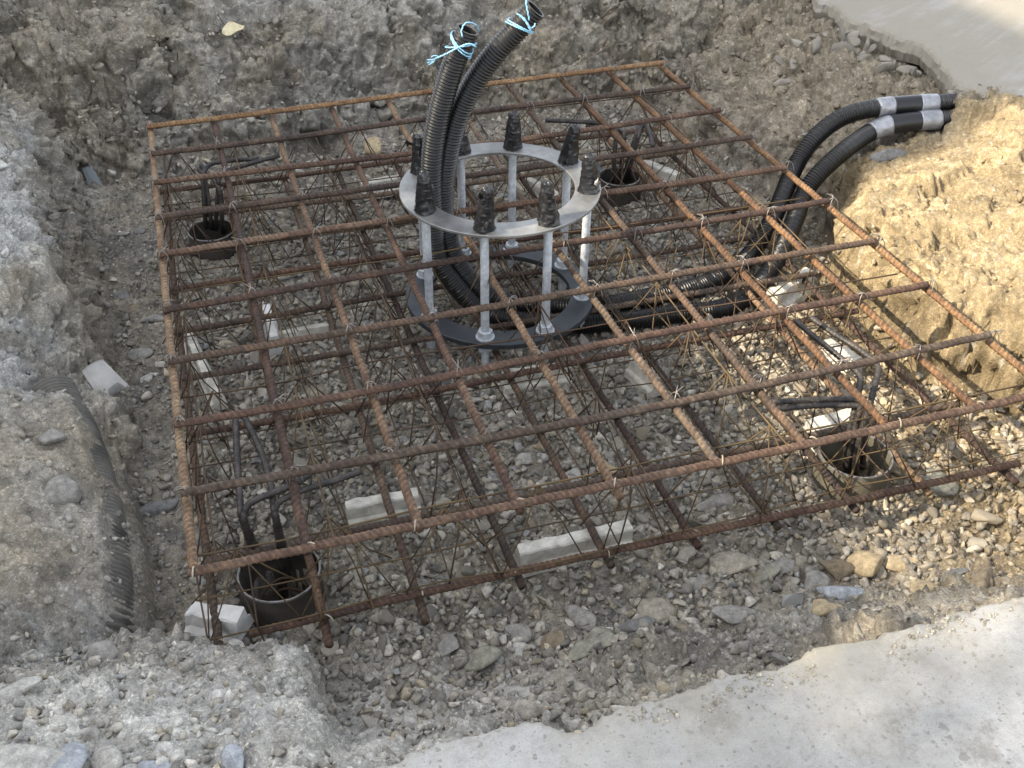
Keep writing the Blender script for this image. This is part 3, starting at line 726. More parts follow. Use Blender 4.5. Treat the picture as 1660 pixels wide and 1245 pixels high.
NOTABLE = [
 ((0.7278, -1.8861), .040, GREY, (.72,1.15,.6), 'smooth oval grey cobble standing upright in the gravel before the front bar', .8, .35),
 ((1.0503, -1.8627), .056, TAN, (1.1,.8,.6), 'large angular tan and grey stone just past the right half of the front bar', .1, -.5),
 ((0.5868, -1.9206), .036, PALE, (.6,1.25,.4), 'pale yellowish wedge shaped flake pointing up in the front rubble', .0, -.35),
 ((0.6939, -1.9734), .040, OLIVE, (1.1,.8,.6), 'olive grey rounded stone beside a pale wedge shaped flake', .5, .4),
 ((0.7324, -1.9573), .036, OLIVE, (.9,1.0,.6), 'olive grey stone leaning behind another in the front rubble', .5, .1),
 ((0.5130, -1.9195), .038, OLIVE, (1.15,.8,.6), 'squat olive stone left of the pale wedge in the front rubble', .5, -.1),
 ((0.4623, -1.8668), .030, GREY, (.95,.95,.7), 'square blocky grey stone in the front gravel', .0, .5),
 ((0.5555, -2.0282), .042, PALE, (1.2,.85,.6), 'mottled grey and white lump of old mortar in the front rubble', .3, -.2),
 ((0.8840, -1.9171), .046, TAN, (1.2,.8,.6), 'flat tan stone half buried in the dirt before the front bar', .3, -.2),
 ((0.8113, -1.9421), .040, DARK, (1.25,.7,.6), 'dark grey rough stone between the oval cobble and a tan slab', .2, .1),
 ((0.6506, -1.9225), .028, BROWN, (1,1,.7), 'rust brown crumbling stone in the front rubble', .3, .3),
 ((0.5968, -1.8752), .030, GREY, (.9,1,.7), 'mid grey angular stone above the pale wedge in the front rubble', .1, .3),
 ((1.3185, -1.9495), .045, OCHRE, (.9,1.1,.8), 'yellow ochre block with one sunlit side in the lower right rubble', .1, .3),
 ((1.2695, -1.9236), .048, BROWN, (1.0,.95,.7), 'brown block touching a yellow ochre one in the lower right rubble', .1, -.2),
 ((1.2279, -2.0070), .046, BLUE, (1.3,.7,.5), 'bluish white flat stone in the lower right rubble', .2, -.3),
 ((1.1964, -1.9493), .034, GREY, (.9,1.0,.7), 'grey lump left of the bluish white flat stone', .4, .2),
 ((1.1683, -1.8818), .036, GREY, (1.1,.8,.7), 'pinkish grey chunk lying alone right of the large tan stone', .3, .3),
 ((1.1161, -1.8953), .032, OLIVE, (1.1,.9,.7), 'rounded dull stone between the large tan stone and a pinkish chunk', .6, .3),
 ((1.3872, -1.9604), .030, OCHRE, (1.2,.8,.6), 'small pale ochre stone at the right end of the rubble row', .4, -.3),
 ((1.3404, -2.0784), .046, OCHRE, (1.4,.8,.6), 'long ochre slab of rubble close to the right pavement edge', .2, .2),
 ((1.4223, -2.1211), .045, BROWN, (1.5,.6,.5), 'elongated brown slab of dirt near the right pavement edge', .2, .6),
 ((1.4486, -2.0344), .028, DARK, (1.4,.6,.5), 'thin dark slate lying on bare dirt at the lower right', .1, .1),
 ((1.1398, -2.0584), .034, OCHRE, (1.1,.9,.6), 'sandy rounded stone under the bluish white flat stone', .5, .1),
 ((0.9911, -1.9846), .040, GREY, (1.2,.8,.6), 'grey block at the edge of the front dirt slope', .2, -.3),
 ((0.9757, -1.8743), .032, GREY, (1.1,.9,.7), 'dull grey stone left of the large tan stone', .5, .4),
 ((-0.1868, -1.4578), .044, GREY, (1.1,.95,.7), 'large round dusty stone on the ledge left of the buried conduit', .7, .2),
 ((-0.2048, -1.2855), .030, GREY, (1.1,.95,.7), 'rounded dusty stone higher up the ledge at the left', .7, .2),
 ((-0.0352, -1.3322), .036, DARK, (1.25,.8,.6), 'dark flat stone on the floor just outside the left corner bars', .2, .1),
 ((-0.0093, -0.5709), .030, GREY, (1.15,.85,.7), 'pale grey rounded stone left of the bars on bare floor', .4, .2),
 ((-0.0910, -0.4137), .026, DARK, (1.2,.8,.4), 'flat dark slate chip at the foot of the left face', .0, -.2),
 ((-0.0654, -0.4944), .026, BROWN, (1.2,.8,.5), 'reddish flat stone on the floor near the left face', .2, .2),
 ((-0.0525, -0.7216), .032, GREY, (1.2,.8,.6), 'broad grey stone on the left strip of floor', .3, -.2),
 ((-0.0413, -0.8230), .028, PALE, (1.2,.9,.6), 'light grey angular stone on the left strip of floor', .1, .4),
 ((0.9333, -1.4960), .040, OCHRE, (.75,1.2,.7), 'yellowish block lying in the gravel at the middle of the cage', .1, .2),
 ((0.8524, -1.4989), .036, PALE, (.8,1.2,.6), 'light grey long stone beside a yellowish block inside the cage', .1, .3),
 ((1.1123, -1.6712), .044, GREY, (1.1,.95,.7), 'large pale boulder stone near the front bar left of the right pipe', .2, .2),
 ((1.6219, -1.7784), .050, OLIVE, (.95,1.15,.7), 'big olive grey rock under the right end of the front bar', .2, .3),
 ((0.8195, -1.3842), .024, OCHRE, (1.1,.9,.7), 'small yellow stone in the gravel below the ring', .2, .1),
 ((0.7852, -1.4188), .028, PALE, (1.3,.8,.6), 'oval pale stone in the gravel inside the cage', .6, -.1),
 ((0.7188, -1.1710), .026, PALE, (1.0,.9,.7), 'cream coloured stone in the gravel by a spacer block', .2, .1),
 ((1.1265, -1.2452), .032, DARK, (1.1,.9,.7), 'dark rough stone in the gravel beside a tilted spacer', .2, .4),
 ((0.7675, 0.2541), .052, OCHRE, (.8,.9,1.1), 'yellowish clod of clay at the foot of the rear face', .3, .1),
 ((-0.1384, -2.1753), .034, BLUE, (1.0,1.1,.7), 'bluish white pebble at the bottom left', .5, .2),
 ((-0.0286, -2.2137), .026, BLUE, (1.15,.85,.7), 'pale blue pebble near the bottom of the trodden mound', .7, .1),
 ((-0.0773, -2.1878), .030, PALE, (.8,1.2,.7), 'pinkish cream pebble standing on edge at the bottom left', .5, .3),
 ((-0.0593, -2.2126), .026, PALE, (.85,1.1,.7), 'cream pebble at the bottom left between a pinkish and a blue one', .5, .3),
 ((-0.1745, -2.1762), .050, PALE, (1.3,.9,.6), 'big pale pebble in the lower left corner', .6, -.3),
 ((-0.2105, -1.9820), .038, PALE, (1.0,.9,.5), 'dusty broken slab of pale dirt at the left edge', .3, .3),
 ((0.1476, -2.2807), .028, PALE, (1.0,1.1,.7), 'round cream pebble by the pavement corner', .7, .2),
 ((0.0781, -2.2320), .024, BLUE, (.8,1.2,.7), 'light grey angular pebble on the mound near the pavement', .1, .4),
 ((0.0576, -2.0416), .014, WHITE, (1.1,.9,.7), 'small bright white pebble on the crest of the mound', .5, .1),
 ((-0.0727, -0.0593), .022, GREY, (1.1,.9,.6), 'largest of the loose pebbles at the foot of the left rear corner', .5, .1),
 ((-0.0291, -0.0524), .020, DARK, (1.1,.9,.6), 'dark pebble at the foot of the left rear corner', .5, .4),
 ((2.0718, -0.3898), .030, GREY, (1.1,.9,.7), 'grey stone jutting from the bank above the taped conduits', .3, .1),
 ((2.1175, -0.7164), .045, DARK, (1.3,.8,.6), 'flat dark stone set in the bank right below the taped conduits', .2, -.1),
 ((-0.1178, -1.8564), .030, GREY, (1,1,.7), 'dusty grey lump on the lower ledge by the trodden mound', .3, .4),
]
for k, (pl, rad, c, prop, lab, soft, rz) in enumerate(NOTABLE):
    rock(pl, rad, c, prop, lab, 500 + k, soft, rz)
# the bigger stones among the gravel: nothing tells one from the next
gen = [make_mesh('stone', rock_shape(ICO3, 900 + k, 11, .05 if k % 3 else .3), ICO3[1], False) for k in range(14)]
placed = 0; spots = []
while placed < 200:
    x, y = random.uniform(-.05, 1.95), random.uniform(-2.02, .25)
    if hz(x, y) > -.24 or not clear_of_things(np.array([x]), np.array([y]), .035)[0]: continue
    if any((x - a) ** 2 + (y - b) ** 2 < .0036 for a, b in spots) or any((x - q[0][0]) ** 2 + (y - q[0][1]) ** 2 < .004 for q in NOTABLE): continue
    if random.random() > float(density(np.array([x]), np.array([y]))[0]): continue
    spots.append((x, y))
    o = link('stone', gen[placed % 14], M_STONE)
    rr = random.uniform(.0140, .0225)
    o.scale = (rr * random.uniform(.9, 1.2), rr, rr * random.uniform(.75, 1.0))
    o.rotation_euler = (random.uniform(-.5, .5), random.uniform(-.5, .5), random.uniform(0, 6.28))
    o.location = (x, y, hz(x, y) + rr * .35)
    c = stone_colours(1, np.array([x]), np.array([y]))[0]
    o.color = (*[float(v) for v in c], 1)
    tone = 'pale' if c.mean() > .225 else ('dark' if c.mean() < .165 else 'grey')
    zone = ('in the strip of floor left of the cage' if x < .04 else 'in the rubble between the front bar and the pavement' if y < -1.83 else
            'on the floor right of the cage' if x > 1.74 else 'under the rear half of the cage' if y > -.85 else 'under the front half of the cage')
    tag(o, f'larger {tone} stone lying loose {zone}', 'stone', f'larger {tone} stones {zone}')
    placed += 1
# the layer of broken stone showing under the far slab's edge
placed = 0
sub_a = [(2.2200, -0.0276), (2.3791, 0.0558), (2.4249, -0.0902), (2.4763, -0.1999), (2.5098, -0.3288)]
while placed < 46:
    i = random.randrange(4); t = random.random()
    x = lerp(sub_a[i][0], sub_a[i + 1][0], t) + random.gauss(-.05, .05); y = lerp(sub_a[i][1], sub_a[i + 1][1], t) + random.gauss(-.01, .04)
    o = link('stone', gen[placed % 14], M_STONE)
    rr = random.uniform(.012, .028)
    o.scale = (rr, rr * random.uniform(.8, 1.2), rr * .8)
    o.rotation_euler = tuple(random.uniform(0, 6.28) for _ in range(3))
    o.location = (x, y, hz(x, y) + rr * .3)
    c = np.array([.215, .198, .168]) * random.uniform(.8, 1.25)
    o.color = (*[float(v) for v in c], 1)
    tag(o, 'broken stone of the dark layer under the broken edge of the far slab', 'stone', 'broken stones under the edge of the far slab')
    placed += 1

# ------------------------------------------------------------------ the cage of reinforcing bars
def bar_mesh(L, r, seed, pitch=.0125, bend=.004):
    """a ribbed bar along +x, slightly bowed"""
    g = np.random.default_rng(seed)
    n = int(L / .0026); seg = 10
    s = np.linspace(0, L, n); a = np.arange(seg) * 2 * np.pi / seg
    ph, w = g.uniform(0, 6.28), g.uniform(.7, 1.3)
    y = bend * np.sin(s / L * np.pi * w + ph * .2) * g.choice([-1, 1]) + .0006 * np.sin(s * 60 + ph)
    z = bend * .5 * np.sin(s / L * 2 * np.pi * w + ph)
    th = a[None] + 0 * s[:, None]
    half = np.where(np.sin(th) > 0, 1.0, -1.0)
    wave = np.cos(2 * np.pi * s[:, None] / pitch + half * 1.15 * np.cos(th) * 2.0)
    R = r * (.96 + .24 * np.clip(wave, 0, 1) ** 2 * np.abs(np.sin(th)) ** .5 + .12 * (np.abs(np.sin(th)) < .25))
    V = np.stack([np.repeat(s[:, None], seg, 1), y[:, None] + R * np.cos(th), z[:, None] + R * np.sin(th)], -1).reshape(-1, 3)
    i = np.arange(n - 1)[:, None] * seg; j = np.arange(seg)[None]; j2 = (j + 1) % seg
    F = np.stack([i + j, i + j2, i + seg + j2, i + seg + j], -1).reshape(-1, 4)
    cap0 = len(V); V = np.vstack([V, [[0, y[0], z[0]], [L, y[-1], z[-1]]]])
    caps = [(k, cap0, (k + 1) % seg, k) for k in range(0)]
    F = [tuple(f) for f in F] + [tuple(range(seg))[::-1], tuple((n - 1) * seg + k for k in range(seg))]
    me = make_mesh('bar', V[:cap0], F, True)
    rib_shade = (.78 + .62 * np.clip(wave, 0, 1) ** 1.5 * (np.abs(np.sin(th)) > .2) + .35 * (np.abs(np.sin(th)) < .25)).reshape(-1, 1)  # light and shade of the ribs put into vertex colour
    ca = me.color_attributes.new('rib_shade', 'FLOAT_COLOR', 'POINT')
    ca.data.foreach_set('color', np.concatenate([np.repeat(rib_shade, 3, 1), np.ones((len(rib_shade), 1))], 1).astype(np.float32).ravel())
    return me
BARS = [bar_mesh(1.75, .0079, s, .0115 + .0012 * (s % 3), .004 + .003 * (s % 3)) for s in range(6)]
cage = empty('rebar_cage', (.9, -.9, -.232))
tag(cage, 'rusty two layer grid of tied ribbed steel bars above the gravel floor', 'rebar cage')
bpy.context.view_layer.update()
def child(o, parent):
    o.parent = parent
    o.matrix_parent_inverse = parent.matrix_world.inverted()
    return o
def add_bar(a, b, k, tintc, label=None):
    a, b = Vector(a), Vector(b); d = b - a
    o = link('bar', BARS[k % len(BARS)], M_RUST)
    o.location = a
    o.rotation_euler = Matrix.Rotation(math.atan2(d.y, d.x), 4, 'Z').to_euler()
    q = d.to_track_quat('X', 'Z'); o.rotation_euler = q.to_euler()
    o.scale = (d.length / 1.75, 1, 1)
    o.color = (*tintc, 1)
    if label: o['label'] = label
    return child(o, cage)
ZA, ZB, ZA2, ZB2 = .0095, -.0105, -.2010, -.2215
RED, TANC, DK, NEU, ORG = (1.03, .88, .82), (1.6, 1.46, 1.24), (.68, .67, .69), (1, .97, .94), (1.55, 1.22, .85)
ENDS_A = [((0.0539, 0.0246, 0.0095), (1.7492, 0.0605, 0.0095), ORG), ((0.0575, -0.1727, 0.0095), (1.7486, -0.1531, 0.0095), NEU), ((0.0564, -0.3739, 0.0095), (1.7448, -0.3673, 0.0095), RED), ((0.0517, -0.5715, 0.0095), (1.7484, -0.5641, 0.0095), NEU),
          ((0.0450, -0.7700, 0.0095), (1.7427, -0.7700, 0.0095), RED), ((0.0442, -1.0024, 0.0095), (1.7499, -1.0003, 0.0095), RED), ((0.0441, -1.2163, 0.0095), (1.7463, -1.2151, 0.0095), TANC), ((0.0434, -1.4321, 0.0095), (1.7492, -1.4307, 0.0095), RED),
          ((0.0434, -1.6400, 0.0095), (1.7449, -1.6488, 0.0095), DK), ((0.0431, -1.8363, 0.0095), (1.7337, -1.8499, 0.0095), RED)]
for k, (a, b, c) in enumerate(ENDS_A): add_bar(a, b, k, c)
ENDS_B = [((0.0636, 0.0890, -0.0105), (0.0499, -1.8062, -0.0105), TANC), ((0.2415, 0.0939, -0.0105), (0.2423, -1.8265, -0.0105), RED), ((0.4310, 0.1022, -0.0105), (0.4207, -1.8316, -0.0105), TANC), ((0.6122, 0.0943, -0.0105), (0.6101, -1.8428, -0.0105), RED),
          ((0.7958, 0.0868, -0.0105), (0.7890, -1.8587, -0.0105), TANC), ((0.9980, 0.1244, -0.0105), (1.0025, -1.8414, -0.0105), NEU), ((1.1969, 0.1158, -0.0105), (1.1918, -1.8259, -0.0105), TANC), ((1.3753, 0.0913, -0.0105), (1.3814, -1.8221, -0.0105), ORG),
          ((1.5715, 0.1093, -0.0105), (1.5669, -1.8285, -0.0105), ORG), ((1.7556, 0.1213, -0.0105), (1.7553, -1.8424, -0.0105), ORG)]
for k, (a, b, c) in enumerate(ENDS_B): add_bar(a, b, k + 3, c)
LOWX = [.064, .252, .430, .615, .800, .985, 1.168, 1.352, 1.535, 1.715]
LOWY = [.020, -.182, -.384, -.583, -.772, -.992, -1.200, -1.405, -1.605, -1.812]
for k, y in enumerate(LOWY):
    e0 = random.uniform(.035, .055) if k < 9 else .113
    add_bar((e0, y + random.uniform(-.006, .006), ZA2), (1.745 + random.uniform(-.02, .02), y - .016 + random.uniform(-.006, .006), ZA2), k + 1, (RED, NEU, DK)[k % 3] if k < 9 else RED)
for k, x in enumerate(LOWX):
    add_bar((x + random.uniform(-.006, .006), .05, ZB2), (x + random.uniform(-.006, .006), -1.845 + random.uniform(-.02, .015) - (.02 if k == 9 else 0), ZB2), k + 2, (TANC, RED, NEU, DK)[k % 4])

# wire lattice supports between the two grids: a ridge wire, two foot wires and splayed legs
def lattice(L, h, half, pitch, seed):
    g = np.random.default_rng(seed); mb = MB(); r = .0018
    def wire(pts, rr=r, seg=4):
        Pn, _ = spline(pts, .25); mb.add(*sweep(Pn, rr, seg))
    wob = lambda: g.normal(0, .005)
    n = int(L / pitch)
    top = [(k * L / 8, wob() * .5, h + wob() * .6) for k in range(9)]
    Pn, _ = spline(top, .04); mb.add(*sweep(Pn, r * 1.15, 5))
    for s in (-1, 1):
        pts = [(k * L / 8, s * half + wob(), .006 + abs(wob())) for k in range(9)]
        Pn, _ = spline(pts, .04); mb.add(*sweep(Pn, r, 5))
    for k in range(n):
        x = (k + .5) * pitch
        for s in (-1, 1):
            for q in (-1, 1):
                e = x + q * pitch * .46 + wob() * 2
                mb.add(*sweep([(x + wob() * .4, wob() * .3, h - .001), ((x + e) / 2 + wob(), s * half * .5 + wob(), h * .5), (e, s * half + wob() * 1.5, -.002 + wob())], r * .9, 4))
    return mb.mesh('lattice_support', True)
LAT = [lattice(1.74, .165, .046, .185, s) for s in range(5)]
for k_, m_ in enumerate(LAT): m_.materials.append(M_WIRE_OCHRE if k_ in (1, 3) else M_WIRE)
def add_lattice(x, y, rz, k, L=1.0):
    o = link('lattice_support', LAT[k % 5])
    o.location = (x, y, -.193); o.rotation_euler = (0, 0, rz); o.scale = (L, 1, 1)
    return child(o, cage)
for k, x in enumerate([.086, .286, .532, .70, .872, 1.07, 1.17, 1.39, 1.60]):
    if k in (3, 5): continue
    add_lattice(x, -1.83, math.pi / 2, k)
for k, y in enumerate([-1.765, -1.30, -.88, -.48, -.08]):
    add_lattice(.03, y, -.008, k + 1, .99)

# binding wire twisted round the crossings of the upper grid
def tie_mesh(seed, r):
    g = np.random.default_rng(seed); mb = MB()
    for sgn in (1, -1):
        pts = [(-.013 * sgn, -.012, -.008), (-.009 * sgn, -.006, .013), (0, 0, .0225), (.009 * sgn, .006, .013), (.013 * sgn, .012, -.008)]
        Pn, _ = spline(pts, .006); mb.add(*sweep(Pn, r, 5))
    a = g.uniform(0, 6.28)
    for q in range(2):
        e = np.array([math.cos(a + q * .7), math.sin(a + q * .7), 0])
        pts = [(0, 0, .022), tuple(e * .010 + [0, 0, .027]), tuple(e * .019 + [0, 0, .022 + g.uniform(-.003, .01)])]
        Pn, _ = spline(pts, .004); mb.add(*sweep(Pn, r, 5))
    return mb.mesh('tie_wire', True)
def pale_tie(seed, r):
    g = np.random.default_rng(seed); s_ = g.choice([-1, 1])
    pts = [(-.004 * s_, -.0115, .008), (-.002 * s_, -.008, .016), (.001 * s_, 0, .0200), (.003 * s_, .004, .0175)]
    Pn, _ = spline(pts, .004); mb = MB(); mb.add(*sweep(Pn, r, 6)); return mb.mesh('tie_wire', True)
TIES = [tie_mesh(s, .0011) for s in range(6)]
TIES_PALE = [pale_tie(s + 40, .0016) for s in range(3)]
for m_ in TIES_PALE: m_.materials.append(M_TIE_PALE)
def lerp_line(a, b, key, val):
    a, b = np.array(a), np.array(b); t = (val - a[key]) / (b[key] - a[key]); return a + t * (b - a)
for i, (a0, a1, _) in enumerate(ENDS_A):
    for j, (b0, b1, _) in enumerate(ENDS_B):
        pa = np.array(a0[:2]); da = np.array(a1[:2]) - pa; pb = np.array(b0[:2]); db = np.array(b1[:2]) - pb
        M2 = np.array([da, -db]).T; t, s = np.linalg.solve(M2, pb - pa); q = pa + t * da
        if i not in (0, 9) and j not in (0, 9) and (i * 3 + j * 5) % 7 == 2: continue
        o = link('tie_wire', (TIES_PALE if i == 9 else TIES)[(i + 3 * j) % (3 if i == 9 else 6)], M_TIE if i != 9 else None)
        o.location = (q[0], q[1], 0.0); o.rotation_euler = (0, 0, random.choice([0, 1.57]) + random.uniform(-.2, .2))
        child(o, cage)
for j, x in enumerate(LOWX):
    o = link('tie_wire', TIES_PALE[j % 3], None)
    o.location = (x, -1.815, ZA2 - .010); o.rotation_euler = (0, 0, random.uniform(0, 3)); child(o, cage)

# ------------------------------------------------------------------ anchor bolt ring
RC, RT, RL = (.871, -.886), .128, -.179
anchor = empty('anchor_bolt_ring', (.871, -.886, -.23))
tag(anchor, 'round steel anchor frame of two flat rings joined by eight galvanised rods with taped tops', 'anchor frame')
bpy.context.view_layer.update()
def ring_mesh(name, ro, ri, th, holes=None):
    n = 160; a = np.arange(n) * 2 * np.pi / n
    prof = [(ro, -th / 2), (ro, th / 2 - .0012), (ro - .0012, th / 2), (ri + .0012, th / 2), (ri, th / 2 - .0012), (ri, -th / 2)]
    V = np.array([[r_ * math.cos(t), r_ * math.sin(t), z] for t in a for r_, z in prof]); k = len(prof)
    F = [(i * k + j, ((i + 1) % n) * k + j, ((i + 1) % n) * k + (j + 1) % k, i * k + (j + 1) % k) for i in range(n) for j in range(k)]
    return make_mesh(name, V, F)
o = link('upper_ring', ring_mesh('upper_ring', .246, .183, .0065), M_RING); o.location = (*RC, RT); o.rotation_euler = (.008, -.012, 0); child(o, anchor)
o = link('lower_ring', ring_mesh('lower_ring', .246, .185, .014), M_RING_DARK); o.location = (*RC, RL); o['label'] = 'dark bluish lower ring'; child(o, anchor)

def hexnut(r, h):
    a = np.arange(6) * np.pi / 3; V, F = [], []
    rings = [(r * .93, 0), (r, .0015), (r, h - .0015), (r * .9, h)]
    V = np.array([[q * math.cos(t), q * math.sin(t), z] for q, z in rings for t in a])
    F = [(i * 6 + j, i * 6 + (j + 1) % 6, (i + 1) * 6 + (j + 1) % 6, (i + 1) * 6 + j) for i in range(3) for j in range(6)] + [tuple(range(6))[::-1], tuple(range(18, 24))]
    return V, F
def washer(r, h):
    n = 24; a = np.arange(n) * 2 * np.pi / n
    V = np.array([[r * math.cos(t), r * math.sin(t), z] for z in (0, h) for t in a])
    F = [(j, (j + 1) % n, n + (j + 1) % n, n + j) for j in range(n)] + [tuple(range(n))[::-1], tuple(range(n, 2 * n))]
    return V, F
def rod_mesh():
    zs = np.arange(-.085, .325, .0013)
    th = np.arange(12) * 2 * np.pi / 12
    R = .0099 + .0011 * np.cos(2 * np.pi * zs[:, None] / .004 + th[None]) * 0 + .0009 * ((np.arange(len(zs)) % 3 == 0)[:, None])
    R = np.repeat(R, 12, 1) if R.shape[1] == 1 else R
    P_ = np.stack([0 * zs, 0 * zs, zs], 1)
    return make_mesh('rod', *[np.asarray(sweep(P_, R, 12)[0]), sweep(P_, R, 12)[1]], True)
ROD = rod_mesh(); NUT = make_mesh('nut', *hexnut(.0190, .017)); WASH = make_mesh('washer', *washer(.0235, .0035))
WASH_N = 0
def wrap_mesh(seed, h):
    g = np.random.default_rng(seed)
    zs = np.concatenate([np.linspace(-.004, .03, 14), np.linspace(.033, h, 34), [h + .003, h + .004]]); seg = 28
    th = np.arange(seg) * 2 * np.pi / seg
    base = np.interp(zs, [-.004, .004, .02, .032, .045, h * .8, h, h + .004], [.0250, .0235, .0205, .0192, .0180, .0150, .0110, .003])
    X = np.stack([np.cos(th)[None] * 1.6 + 0 * zs[:, None], np.sin(th)[None] * 1.6 + 0 * zs[:, None], np.repeat(zs[:, None] * 26, seg, 1) + th[None] * .9], -1).reshape(-1, 3)
    w = np.abs(fbm(X + seed * 5, 4, .6)).reshape(len(zs), seg); w2 = fbm(X * .6 + 40 + seed, 2).reshape(len(zs), seg)
    spiral = ((zs[:, None] / .019 + th[None] / 6.283 + seed) % 1.0)
    R = base[:, None] * (1 + .60 * (.22 - w) + .18 * w2 + .05 * (spiral < .10))
    lean = g.normal(0, .05, 2)
    Pn = np.stack([zs * lean[0], zs * lean[1], zs], 1)
    V = np.stack([Pn[:, 0:1] + R * np.cos(th), Pn[:, 1:2] + R * np.sin(th), np.repeat(zs[:, None], seg, 1) + .006 * (zs[:, None] > h * .9) * w2], -1).reshape(-1, 3)
    n = len(zs); i = np.arange(n - 1)[:, None] * seg; j = np.arange(seg)[None]; j2 = (j + 1) % seg
    F = [tuple(f) for f in np.stack([i + j, i + j2, i + seg + j2, i + seg + j], -1).reshape(-1, 4)] + [tuple((n - 1) * seg + k for k in range(seg))]
    mb = MB().add(V, F)
    for q in range(int(g.integers(1, 4))):                            # loose crumpled tape ends
        a0 = g.uniform(0, 6.28); z = g.uniform(.0, h * .9)
        d = np.array([math.cos(a0), math.sin(a0), 0]); s_ = np.array([-d[1], d[0], 0])
        L = g.uniform(.006, .017); rr = np.interp(z, [0, .03, h], [.026, .022, .016])
        pts = []
        for t in np.linspace(0, 1, 4):
            c = d * (rr * .9 + L * t) + np.array([0, 0, z + .012 * t * g.uniform(-1, .6)])
            for u in (-1, 0, 1):
                pts.append(c + s_ * u * .006 * (1 - .4 * t) + np.array([0, 0, u * .008]) + g.normal(0, .0015, 3))
        pts = np.array(pts)
        ff = [(r_ * 3 + c_, r_ * 3 + c_ + 1, r_ * 3 + c_ + 4, r_ * 3 + c_ + 3) for r_ in range(3) for c_ in range(2)]
        mb.add(pts, ff); mb.add(pts + d * .0008 + [0, 0, .0008], [f[::-1] for f in ff])
    return mb.mesh('tape_wrap', True)
for k, deg in enumerate([141, 101, 64, 20, -24, -76, -117, -162]):
    a = math.radians(deg)
    o = link('rod', ROD, M_ROD)
    x, y = RC[0] + .2155 * math.cos(a), RC[1] + .2155 * math.sin(a)
    o.location = (x, y, RL); o.rotation_euler = (0, 0, a)
    child(o, anchor); bpy.context.view_layer.update()
    h = [.090, .078, .096, .098, .090, .098, .100, .092][k]
    w = link('tape_wrap', wrap_mesh(k, h), M_TAPE, o); w.location = (0, 0, RT - RL + .0045)
    for z0_, me_, nm in ((.007, WASH, 'washer'), (.011, NUT, 'nut'), (-.011, WASH, 'washer'), (-.030, NUT, 'nut'), (RT - RL - .0045 - .005, WASH, 'washer'), (RT - RL - .0295 + .0, NUT, 'nut')):
        if nm == 'nut' and z0_ > .1: continue
        w = link(nm, me_, M_ROD, o); w.location = (0, 0, z0_); w.rotation_euler = (0, 0, random.uniform(0, 1))

# ------------------------------------------------------------------ corrugated conduits with taped couplings
def conduit(s, u, label, tape_at, seed):
    """tape_at: (x0, x1, kind) stretches along world x near the bank"""
    top = np.array(s[0])
    o_me_R = .0250 + .0026 * np.cos(2 * np.pi * u / .0078)
    lo = u > .006
    Vv, Ff = sweep(s, o_me_R, 20, False)
    # the open mouth: an inner wall a little way down
    n_in = 14
    Vi, Fi = sweep(s[:n_in], np.full(n_in, .0215), 20, False)
    mb = MB().add(Vv, Ff).add(Vi, [f[::-1] for f in Fi])
    off = len(Vv); mb.f += [(j, off + j, off + (j + 1) % 20, (j + 1) % 20) for j in range(20)]
    mb.f.append(tuple(off + (n_in - 1) * 20 + j for j in range(20)))
    o = link('conduit', mb.mesh('conduit', True), M_PLASTIC)
    tag(o, label, 'conduit', None)
    for x0, x1, kind in tape_at:
        sel = np.where((s[:, 0] > x0) & (s[:, 0] < x1) & (u > 1.2))[0]
        Pp = s[sel][::3]
        m_ = len(Pp); th = np.arange(24) * 2 * np.pi / 24
        if kind == 'coupling_sleeve': R = np.full((m_, 24), .0288)
        else:
            X = np.stack([np.cos(th)[None] * 1.5 + 0 * np.arange(m_)[:, None], np.sin(th)[None] * 1.5 + 0 * np.arange(m_)[:, None], np.repeat(np.arange(m_)[:, None] * .25, 24, 1)], -1).reshape(-1, 3)
            R = .0292 + .0036 * np.abs(fbm(X * 1.3 + seed + x0 * 9, 4, .6)).reshape(m_, 24)
        link(kind, make_mesh(kind, *sweep(Pp, R, 24), True), M_SLEEVE if kind == 'coupling_sleeve' else M_DUCT, o)
    return o
conduit(c1s, c1u, 'black corrugated conduit with the lower of two upper ends, passing the lower taped coupling',
        [(2.118, 2.178, 'duct_tape'), (2.174, 2.268, 'coupling_sleeve'), (2.262, 2.325, 'duct_tape')], 1)
conduit(c2s, c2u, 'black corrugated conduit reaching highest in the photo, passing the upper taped coupling',
        [(2.1560, 2.2053, 'duct_tape'), (2.2017, 2.2933, 'coupling_sleeve'), (2.2861, 2.3433, 'duct_tape')], 5)

